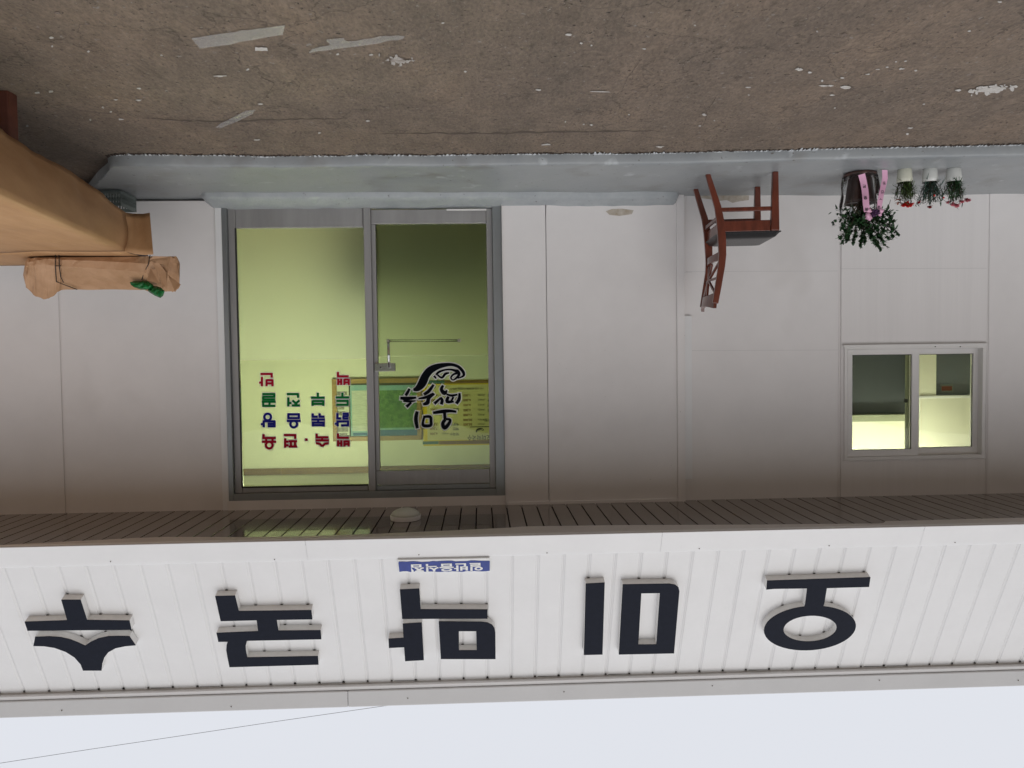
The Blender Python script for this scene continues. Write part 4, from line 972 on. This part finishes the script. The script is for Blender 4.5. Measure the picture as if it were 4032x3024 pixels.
for (x, y, rx, rz) in ((520, 700, .020, .016), (510, 770, .019, .022), (535, 800, .014, .018), (690, 700, .018, .014), (680, 740, .014, .018)): q.blob(PY(*RZ(x, y), Yr), (rx, .012, rz), x, .35, 10, 7)
q.build('bow', M['pink'], t, smooth=True)
q = MB()
for k in range(14): q.blob(PY(*RZ(610+r.uniform(-45, 55), 735+r.uniform(-45, 40)), Yr-.006+r.uniform(-.006, .006)), (.010, .006, .008), k, .4, 7, 5)
q.build('bow_knot', M['purple'], t)
for pth in ([(370, 735), (300, 690), (265, 610), (268, 500)], [(700, 705), (780, 660), (820, 600), (835, 540)]): MB().tube([PY(*RZ(*p), Yr+.01) for p in pth], .0016, 5).build('tie_wire', M['stem'], t)
fo, stq = MB(), MB(); r = random.Random(31)
tips = [(90,1100),(130,1165),(200,1130),(290,1160),(400,1215),(470,1160),(640,1190),(700,1250),(770,1215),(760,1150),(840,1120),(900,1080),(950,1030),(890,850),(850,780),(825,720),(130,945),(240,880),(300,860),(440,1090),(560,1090),(600,1150),(330,1060),(880,960),(780,1010),(180,1010),(700,1100),(520,1000),(380,950),(640,960),(740,880)]
b0 = c+Vector((0, 0, .18))
for (x, y) in tips:
    e = PY(*RZ(x, y), c.y+r.uniform(-.11, .11)); m_ = b0.lerp(e, .5)+Vector((r.uniform(-.02, .02), r.uniform(-.02, .02), .02)); stq.tube([b0, b0.lerp(m_, .6), m_, m_.lerp(e, .5), e], [.004, .0035, .003, .0024, .0016], 5, False)
    dd = (e-m_).normalized()
    for j in range(42):
        u = 1-abs(r.gauss(0, .45)); u = max(.05, min(1, u)); p = m_.lerp(e, u); leaf_strip(fo, p, (dd*.6+rdir(r, -.6, .8)).normalized(), r.uniform(.020, .034), r.uniform(.014, .021), r.uniform(-.1, .4))
for j in range(620):
    p = c+Vector((r.gauss(0, .068), r.gauss(0, .05), .285+r.gauss(0, .032))); leaf_strip(fo, p, rdir(r, -.5, .8), r.uniform(.02, .034), r.uniform(.014, .021), r.uniform(-.1, .4))
stq.build('branches', M['stem'], t); fo.build('foliage', M['leaf'], t, kind='stuff')

# ================================================================== PAPER-COVERED TABLE, BUNDLE, BAG, CRATE
TZ = .57
t = root('paper_covered_table', 'low wooden table covered with kraft paper standing beside the step', 'table', (2.7, -1.7, 0))
crease = [(-500, 545), (-250, 655), (0, 765), (125, 822), (245, 878), (370, 934), (490, 990)]
hem = [(-500, 262), (-250, 385), (0, 505), (128, 597), (245, 655), (365, 735), (490, 836)]
def fine(tab, n):
    outp_ = []
    for i in range(n):
        u = i/(n-1)*(len(tab)-1); k = min(int(u), len(tab)-2); w = u-k; outp_.append((tab[k][0]*(1-w)+tab[k+1][0]*w, tab[k][1]*(1-w)+tab[k+1][1]*w))
    return outp_
NS = 42; cr, hm = fine(crease, NS), fine(hem, NS); top, bot = [], []
for i in range(NS):
    p = PZ(*cr[i], TZ); top.append(p); 
    q_ = PY(*hm[i], p.y+.36*min(1, (NS-1-i)/10)); bot.append(q_)
back_x = PZ(0, 1048, TZ)
side = MB()
def sidef(i, j):
    u = j/10; p = top[i].lerp(bot[i], u); p = p.copy()
    p.x -= .035*sin(pi*min(1, u*1.05))*.5 + .014*noise.noise(Vector((i*.35, u*2, 0)))*u + .010*abs(noise.noise(Vector((i*.22+u*1.5, u, 8))))*u
    p.z += .004*noise.noise(Vector((i*.5, u*3, 4)))*u
    return p
side.grid(NS, 11, sidef)
# wing of paper standing out past the far corner
pf = top[-1]; hz_ = [PY(*p, pf.y+.12) for p in ((490, 836), (520, 840), (560, 841), (590, 838))]; tz_ = [PY(*p, pf.y+.005) for p in ((490, 990), (530, 1000), (570, 1003), (604, 1002))]
tz_[0] = top[-1]; hz_[0] = bot[-1]
side.grid(4, 8, lambda i, j: tz_[i].lerp(hz_[i], j/7)+Vector((0, .012*sin(i*1.1), 0))*(1 if i else 0))
side.build('paper_side', M['kraft'], t, smooth=True, solid=.0015)
tp = MB()
def topf(i, j):
    u = j/24; a = top[i]; b = Vector((a.x+1.75, a.y+.10, TZ)); p = a.lerp(b, u)
    return Vector((p.x, p.y, TZ+.016*noise.noise(Vector((p.x*2.2, p.y*2.2, 1)))*min(1, u*6)+.004*noise.noise(Vector((p.x*7, p.y*7, 1)))*min(1, u*6)))
tp.grid(NS, 25, topf)
# back part of the top reaching towards the wall
tp.grid(8, 25, lambda i, j: topf(NS-1, j).lerp(Vector((2.02+1.78*j/24, -.40, TZ-.004)), i/7)+Vector((0, 0, .006*noise.noise(Vector((j*.3, i*.5, 3))))) if i else topf(NS-1, j))
tp.build('paper_top', M['kraft'], t, smooth=True, solid=.0015)
MB().box(2.13, 3.5, -2.75, -.42, TZ-.06, TZ-.02).build('table_top', M['table_wood'], t, bevel=.004)
lg = PZ(35, 362, 0)
for (a, b) in ((lg.x+.03, lg.y+.02), (2.75, -.55), (3.35, lg.y), (3.35, -.55)): MB().box(a-.035, a+.035, b-.035, b+.035, -.004, TZ-.061).build('leg', M['table_wood'], t, bevel=.006)

# wrapped bundle lying on the table
KZ = zm(60, 940, 3.16); YBn = -.86
t = root('paper_bundle', 'long kraft paper bundle tied with black cord lying on the covered table', 'bundle', tuple(PY(380, 995, YBn)))
A = lambda x, y, Y: PY(*KZ(x, y), Y)
# sections: (x, y_front_bottom, y_ridge, y_top, y_overshoot)
SE = [(125, 330, 430, 470, .8), (160, 225, 345, 620, .95), (260, 205, 330, 700, 1), (380, 200, 340, 740, 1), (470, 190, 335, 700, 1), (530, 185, 340, 640, .95), (620, 182, 350, 632, 1), (900, 180, 362, 632, 1), (1200, 186, 380, 631, 1), (1400, 188, 398, 632, 1), (1560, 196, 415, 634, 1), (1650, 215, 420, 630, .85), (1700, 205, 390, 620, .9), (1800, 170, 330, 640, 1), (1920, 160, 300, 640, 1.05), (2000, 200, 330, 650, 1), (2045, 330, 420, 600, .8)]
q = MB(); sec = []
for (x, yb, yr, yt, k) in SE:
    sec.append([A(x, yb+18, YBn+.23*k), A(x, yb, YBn+.01), A(x, (yb+yr)/2, YBn-.006), A(x, yr, YBn), A(x, (yr+yt)/2, YBn+.075), A(x, yt, YBn+.15*k), A(x, yt-25, YBn+.23*k)])
rnd = random.Random(9); rows = []
for i in range(len(sec)-1):
    for s_ in range(4):
        w = s_/4; rows.append([a.lerp(b, w) for a, b in zip(sec[i], sec[i+1])])
rows.append(sec[-1])
for ri, row in enumerate(rows):
    x_ = ri/len(rows); amp = .004 if .33 < x_ < .66 else .026
    for pi_, p in enumerate(row):
        k_ = p*9; p += Vector((noise.noise(k_)*.5, noise.noise(k_+Vector((5, 1, 2))), noise.noise(k_+Vector((1, 7, 3)))*.8))*amp + Vector((0, rnd.uniform(-1, 1), rnd.uniform(-1, 1)))*amp*.12; p.z = max(p.z, TZ+.006)
n = 7
q.v = [p for row in rows for p in row]
for i in range(len(rows)-1):
    for k in range(n):
        a, b, c_, d = i*n+k, i*n+(k+1) % n, (i+1)*n+(k+1) % n, (i+1)*n+k
        if (i+k) % 2: q.f += [(a, b, c_), (a, c_, d)]
        else: q.f += [(a, b, d), (b, c_, d)]
        q.mi += [0, 0]
q.f.append(tuple(range(n))[::-1]); q.f.append(tuple((len(rows)-1)*n+k for k in range(n))); q.mi += [0, 0]
q.build('wrapping', M['kraft2'], t)
# crumpled flaps at the open end
q = MB()
for quad in ([(1670, 260), (1720, 215), (1920, 225), (1900, 350)], [(1700, 290), (1790, 300), (1880, 420), (1890, 640)], [(1900, 450), (1960, 520), (2060, 570), (1985, 655)], [(1680, 370), (1760, 390), (1800, 560), (1640, 520)], [(1780, 340), (1910, 350), (1880, 560), (1830, 620)]):
    q.add([A(x, y, YBn-.02-.012*k) for k, (x, y) in enumerate(quad)], [(0, 1, 2), (0, 2, 3)])
q.build('crumpled_end', M['kraft2'], t, solid=.002)
for pth in ([(500, 190), (498, 330), (512, 535), (610, 572), (770, 632)], [(545, 185), (548, 340), (565, 470), (600, 545)], [(500, 338), (570, 338)], [(1680, 205), (1668, 230), (1660, 310), (1600, 430), (1575, 510)]):
    MB().tube([A(x, y, (YBn-.014 if y < 400 else YBn-.014+(y-380)/250*.14)) for x, y in pth], .0026, 6).build('cord', M['cord'], t, smooth=True)
t = root('plastic_bag', 'crumpled green plastic bag on top of the paper bundle', 'plastic bag', tuple(A(1640, 620, YBn+.05)))
q = MB()
def lobe(pl, yc, th, sd):
    b = len(q.v); cc = Vector((sum(p[0] for p in pl)/len(pl), sum(p[1] for p in pl)/len(pl))); n_ = len(pl); r_ = random.Random(sd)
    ring = [A(x, y, yc+r_.uniform(-.01, .01)) for x, y in pl]; inn = [A(cc.x+(x-cc.x)*.55, cc.y+(y-cc.y)*.55, yc-th*r_.uniform(.5, 1)) for x, y in pl]; bk = [A(cc.x+(x-cc.x)*.6, cc.y+(y-cc.y)*.6, yc+th*.6) for x, y in pl]
    ct, cb = A(cc.x, cc.y, yc-th*.9), A(cc.x, cc.y, yc+th*.6)
    q.add(ring+inn+bk+[ct, cb], [(i, (i+1) % n_, n_+(i+1) % n_, n_+i) for i in range(n_)] + [(n_+i, n_+(i+1) % n_, 3*n_) for i in range(n_)] + [((i+1) % n_, i, 2*n_+i, 2*n_+(i+1) % n_) for i in range(n_)] + [(2*n_+(i+1) % n_, 2*n_+i, 3*n_+1) for i in range(n_)])
lobe([(1425, 540), (1480, 525), (1570, 528), (1650, 528), (1720, 575), (1720, 620), (1640, 636), (1560, 632), (1480, 605), (1440, 575)], YBn+.05, .03, 1)
lobe([(1690, 585), (1760, 590), (1810, 605), (1860, 650), (1840, 710), (1805, 738), (1740, 710), (1680, 675), (1645, 645)], YBn+.05, .035, 2)
q.build('film', M['green_bag'], t, smooth=True)
# plastic crate under the table
a = PZ(450, 748, ST)
t = root('plastic_crate', 'grey slotted plastic crate on the step under the paper-covered table', 'crate', (a.x+.13, a.y+.12, ST))
cx0_, cx1_, cy0_, cy1_, cz0_, cz1_ = a.x-.045, a.x+.30, a.y-.01, a.y+.22, ST+.004, ST+.105
MB().box(cx0_, cx1_, cy0_, cy1_, cz0_, cz0_+.008).build('bottom', M['crate'], t)
for (x0, x1, y0, y1_) in ((cx0_, cx1_, cy0_, cy0_+.006), (cx0_, cx1_, cy1_-.006, cy1_), (cx0_, cx0_+.006, cy0_+.007, cy1_-.007), (cx1_-.006, cx1_, cy0_+.007, cy1_-.007)):
    q = MB(); q.box(x0, x1, y0, y1_, cz0_+.0085, cz0_+.022); q.box(x0, x1, y0, y1_, cz1_-.022, cz1_)
    L = max(x1-x0, y1_-y0); k = int(L/.018)
    for i in range(k+1):
        if x1-x0 > y1_-y0: q.box(x0+i*(L-.007)/k, x0+i*(L-.007)/k+.007, y0, y1_, cz0_+.0222, cz1_-.0222)
        else: q.box(x0, x1, y0+i*(L-.007)/k, y0+i*(L-.007)/k+.007, cz0_+.0222, cz1_-.0222)
    q.box(x0, x1, y0, y1_, (cz0_+cz1_)/2-.003, (cz0_+cz1_)/2+.003)
    q.build('side', M['crate'], t)

# ================================================================== LITTER ON THE GROUND
Z7, Z8 = zm(0, 0, 1.0972), zm(2016, 0, 1.0972)
def flat(name, z, pl, mt, label, cat, group=None, th=.0015, jag=0, lift=.004):
    r = random.Random(int(pl[0][0])); ps = []
    for i in range(len(pl)):
        a, b = pl[i], pl[(i+1) % len(pl)]; k = 4 if jag else 1
        for j in range(k):
            w = j/k; ps.append((a[0]*(1-w)+b[0]*w+r.uniform(-jag, jag), a[1]*(1-w)+b[1]*w+r.uniform(-jag, jag)))
    P3 = []
    for p in ps:
        v = PZ(*z(*p), 0); P3.append(Vector((v.x, v.y, gz(v.x, v.y)+lift+th)))
    o = MB().prism([P3], (0, 0, -th)).build(name, M[mt]); return tag(o, label, cat, group)
flat('tape_strip', Z7, [(830, 163), (860, 205), (960, 196), (1060, 178), (1225, 150), (1228, 113), (1110, 122), (980, 145)], 'tape', 'long wide strip of clear packing tape on the concrete, widest of the tape strips', 'tape', jag=3)
flat('tape_strip', Z7, [(1335, 228), (1350, 212), (1425, 195), (1412, 172), (1485, 168), (1500, 182), (1640, 158), (1750, 153), (1740, 165), (1640, 188), (1420, 216)], 'tape', 'thin faint torn strip of clear tape near the chalky smear', 'tape', jag=3)
flat('tape_strip', Z7, [(930, 545), (960, 520), (1050, 474), (1105, 464), (1092, 482), (1000, 525), (955, 548)], 'tape', 'short slanted strip of clear tape nearest the step', 'tape', jag=2)
def smear(z, cx, cy, w, h, n, mt, label, sl=0):
    r = random.Random(int(cx)); q = MB()
    for k in range(n):
        a, d = r.uniform(0, 2*pi), abs(r.gauss(0, .42)); x, y = cx+w/2*d*cos(a), cy+h/2*d*sin(a)+sl*w/2*d*cos(a); sw, sh = r.uniform(.015, .07)*w, r.uniform(.06, .25)*h
        P3 = []
        for i in range(7):
            v = PZ(*z(x+sw*cos(2*pi*i/7)*r.uniform(.4, 1.2), y+sh*sin(2*pi*i/7)*r.uniform(.4, 1.2)), 0); P3.append(Vector((v.x, v.y, gz(v.x, v.y)+.004+k*.00002)))
        q.prism([P3], (0, 0, -.0008))
    return tag(q.build('plaster_smear', M[mt], kind='stuff'), label, 'smear')
smear(Z7, 1715, 262, 170, 40, 90, 'smear', 'faint chalky smear on the ground by the thin tape')
flat('paper_scrap', Z7, [(1102, 205), (1155, 207), (1156, 220), (1104, 219)], 'chip', 'small folded white paper scrap beside the wide tape strip', 'paper scrap', jag=1.5)
smear(Z8, 2070, 388, 230, 44, 150, 'chip', 'bright white paint smear on the ground in front of the flower pots', -.09)
r = random.Random(77)
chips = [(Z7, 220, 155, 24, 8), (Z7, 225, 193, 12, 8), (Z7, 383, 217, 14, 8), (Z7, 697, 232, 14, 6), (Z7, 600, 370, 22, 9), (Z7, 520, 512, 26, 8), (Z7, 390, 517, 10, 8), (Z7, 118, 543, 12, 8), (Z7, 1913, 93, 14, 8), (Z7, 955, 322, 60, 7), (Z7, 1070, 299, 16, 8), (Z7, 1110, 600, 30, 7), (Z7, 1380, 570, 18, 8), (Z7, 160, 395, 30, 9), (Z7, 218, 388, 22, 9), (Z7, 600, 424, 28, 8), (Z7, 500, 423, 18, 7), (Z7, 445, 458, 12, 9), (Z7, 478, 478, 14, 7), (Z7, 1460, 236, 14, 10), (Z7, 1603, 237, 18, 8), (Z7, 1125, 440, 24, 6), (Z7, 2010, 305, 14, 7), (Z7, 1590, 517, 18, 7),
 (Z8, 250, 137, 42, 10), (Z8, 300, 172, 14, 10), (Z8, 343, 182, 10, 8), (Z8, 1240, 295, 34, 20), (Z8, 1287, 307, 16, 10), (Z8, 1432, 372, 56, 16), (Z8, 1345, 366, 40, 7), (Z8, 1375, 366, 30, 8), (Z8, 1383, 407, 24, 6), (Z8, 1680, 295, 30, 10), (Z8, 1745, 302, 18, 7), (Z8, 1620, 288, 16, 5), (Z8, 1700, 262, 20, 6), (Z8, 1660, 266, 14, 6), (Z8, 1580, 298, 18, 5), (Z8, 1020, 372, 22, 7), (Z8, 385, 386, 92, 5), (Z8, 115, 380, 24, 7), (Z8, 230, 522, 10, 8), (Z8, 310, 530, 10, 7), (Z8, 343, 533, 14, 7), (Z8, 505, 487, 10, 7), (Z8, 830, 492, 24, 10), (Z8, 810, 540, 16, 5), (Z8, 875, 517, 8, 6), (Z8, 1720, 550, 22, 7), (Z8, 1780, 448, 18, 6), (Z8, 1340, 344, 12, 8), (Z8, 1425, 333, 20, 7), (Z8, 1708, 575, 20, 9), (Z8, 1540, 318, 24, 5), (Z8, 1395, 462, 12, 6), (Z8, 2105, 3, 20, 8), (Z8, 790, 97, 10, 7), (Z8, 1318, 132, 10, 7), (Z8, 1975, 130, 14, 6), (Z8, 570, 200, 18, 6), (Z8, 1022, 403, 10, 6), (Z8, 640, 632, 40, 9), (Z8, 150, 620, 60, 9)]
for (z, x, y, w, h) in chips:
    n = 9; pl = [(x+w/2*cos(2*pi*i/n)*r.uniform(.35, 1.2), y+h/2*sin(2*pi*i/n)*r.uniform(.35, 1.25)) for i in range(n)]
    px = z(x, y)[0]; small = 'small ' if w < 25 else 'larger '
    where = 'near the paper-covered table' if px < 620 else 'around the clear tape strips' if px < 1700 else 'in front of the plain wall panel' if px < 2650 else 'in front of the wooden chair' if px < 3150 else 'in front of the flower pots'
    flat('paint_chip', z, pl, 'chip', small+'white paint chip lying on the concrete '+where, 'paint chip', small+'white chips '+where, th=.002)
o = flat('leaf_scrap', Z7, [(1008, 632), (1018, 629), (1027, 634), (1018, 638)], 'wood', 'tiny reddish scrap on the ground close to the step edge', 'scrap')
def crack(pts, w, seed):
    r = random.Random(seed); q = MB(); vs = []; pp = []
    for (x0, y0), (x1, y1) in zip(pts, pts[1:]):
        for i in range(14): pp.append((x0+(x1-x0)*i/14, y0+(y1-y0)*i/14+r.uniform(-2.5, 2.5)))
    for i, p in enumerate(pp):
        ww = w*(.25+r.random())*sin(pi*(i+.5)/len(pp))
        for d in (-ww, ww):
            v = PZ(p[0], p[1]+d, 0); vs.append((v.x, v.y, gz(v.x, v.y)+.0012))
    q.add(vs, [(2*i, 2*i+1, 2*i+3, 2*i+2) for i in range(len(pp)-1)]); q.build('crack', mat('crack_dirt', (.10, .076, .06), .95), gr)
for k, (pts, w) in enumerate((([(560, 462), (760, 474), (1100, 468), (1400, 464)], 4), ([(1450, 525), (1900, 524), (2300, 518), (2640, 512)], 4.5), ([(2765, 505), (2785, 450), (2760, 380)], 2.5), ([(2440, 370), (2470, 300), (2530, 220)], 2), ([(1000, 290), (1080, 330), (1030, 400)], 2), ([(2780, 440), (2820, 380), (2815, 310)], 2))): crack(pts, w, k)
gv = MB(); r = random.Random(41)
for k in range(1500):
    x, y = r.uniform(-3.4, 3.0), -.95-abs(r.gauss(0, 1.1)); 
    if y < -4: continue
    s_ = r.uniform(.002, .0055)*(1.6 if r.random() < .04 else 1); gv.blob((x, y, gz(x, y)+s_*.35), (s_*r.uniform(.8, 1.6), s_, s_*.6), k, .3, 5, 4)
gv.build('gravel', mat('gravel', (.26, .21, .17), .9, col2=(.12, .09, .075), vscale=9), kind='stuff')['label'] = 'fine pale grit scattered over the concrete'
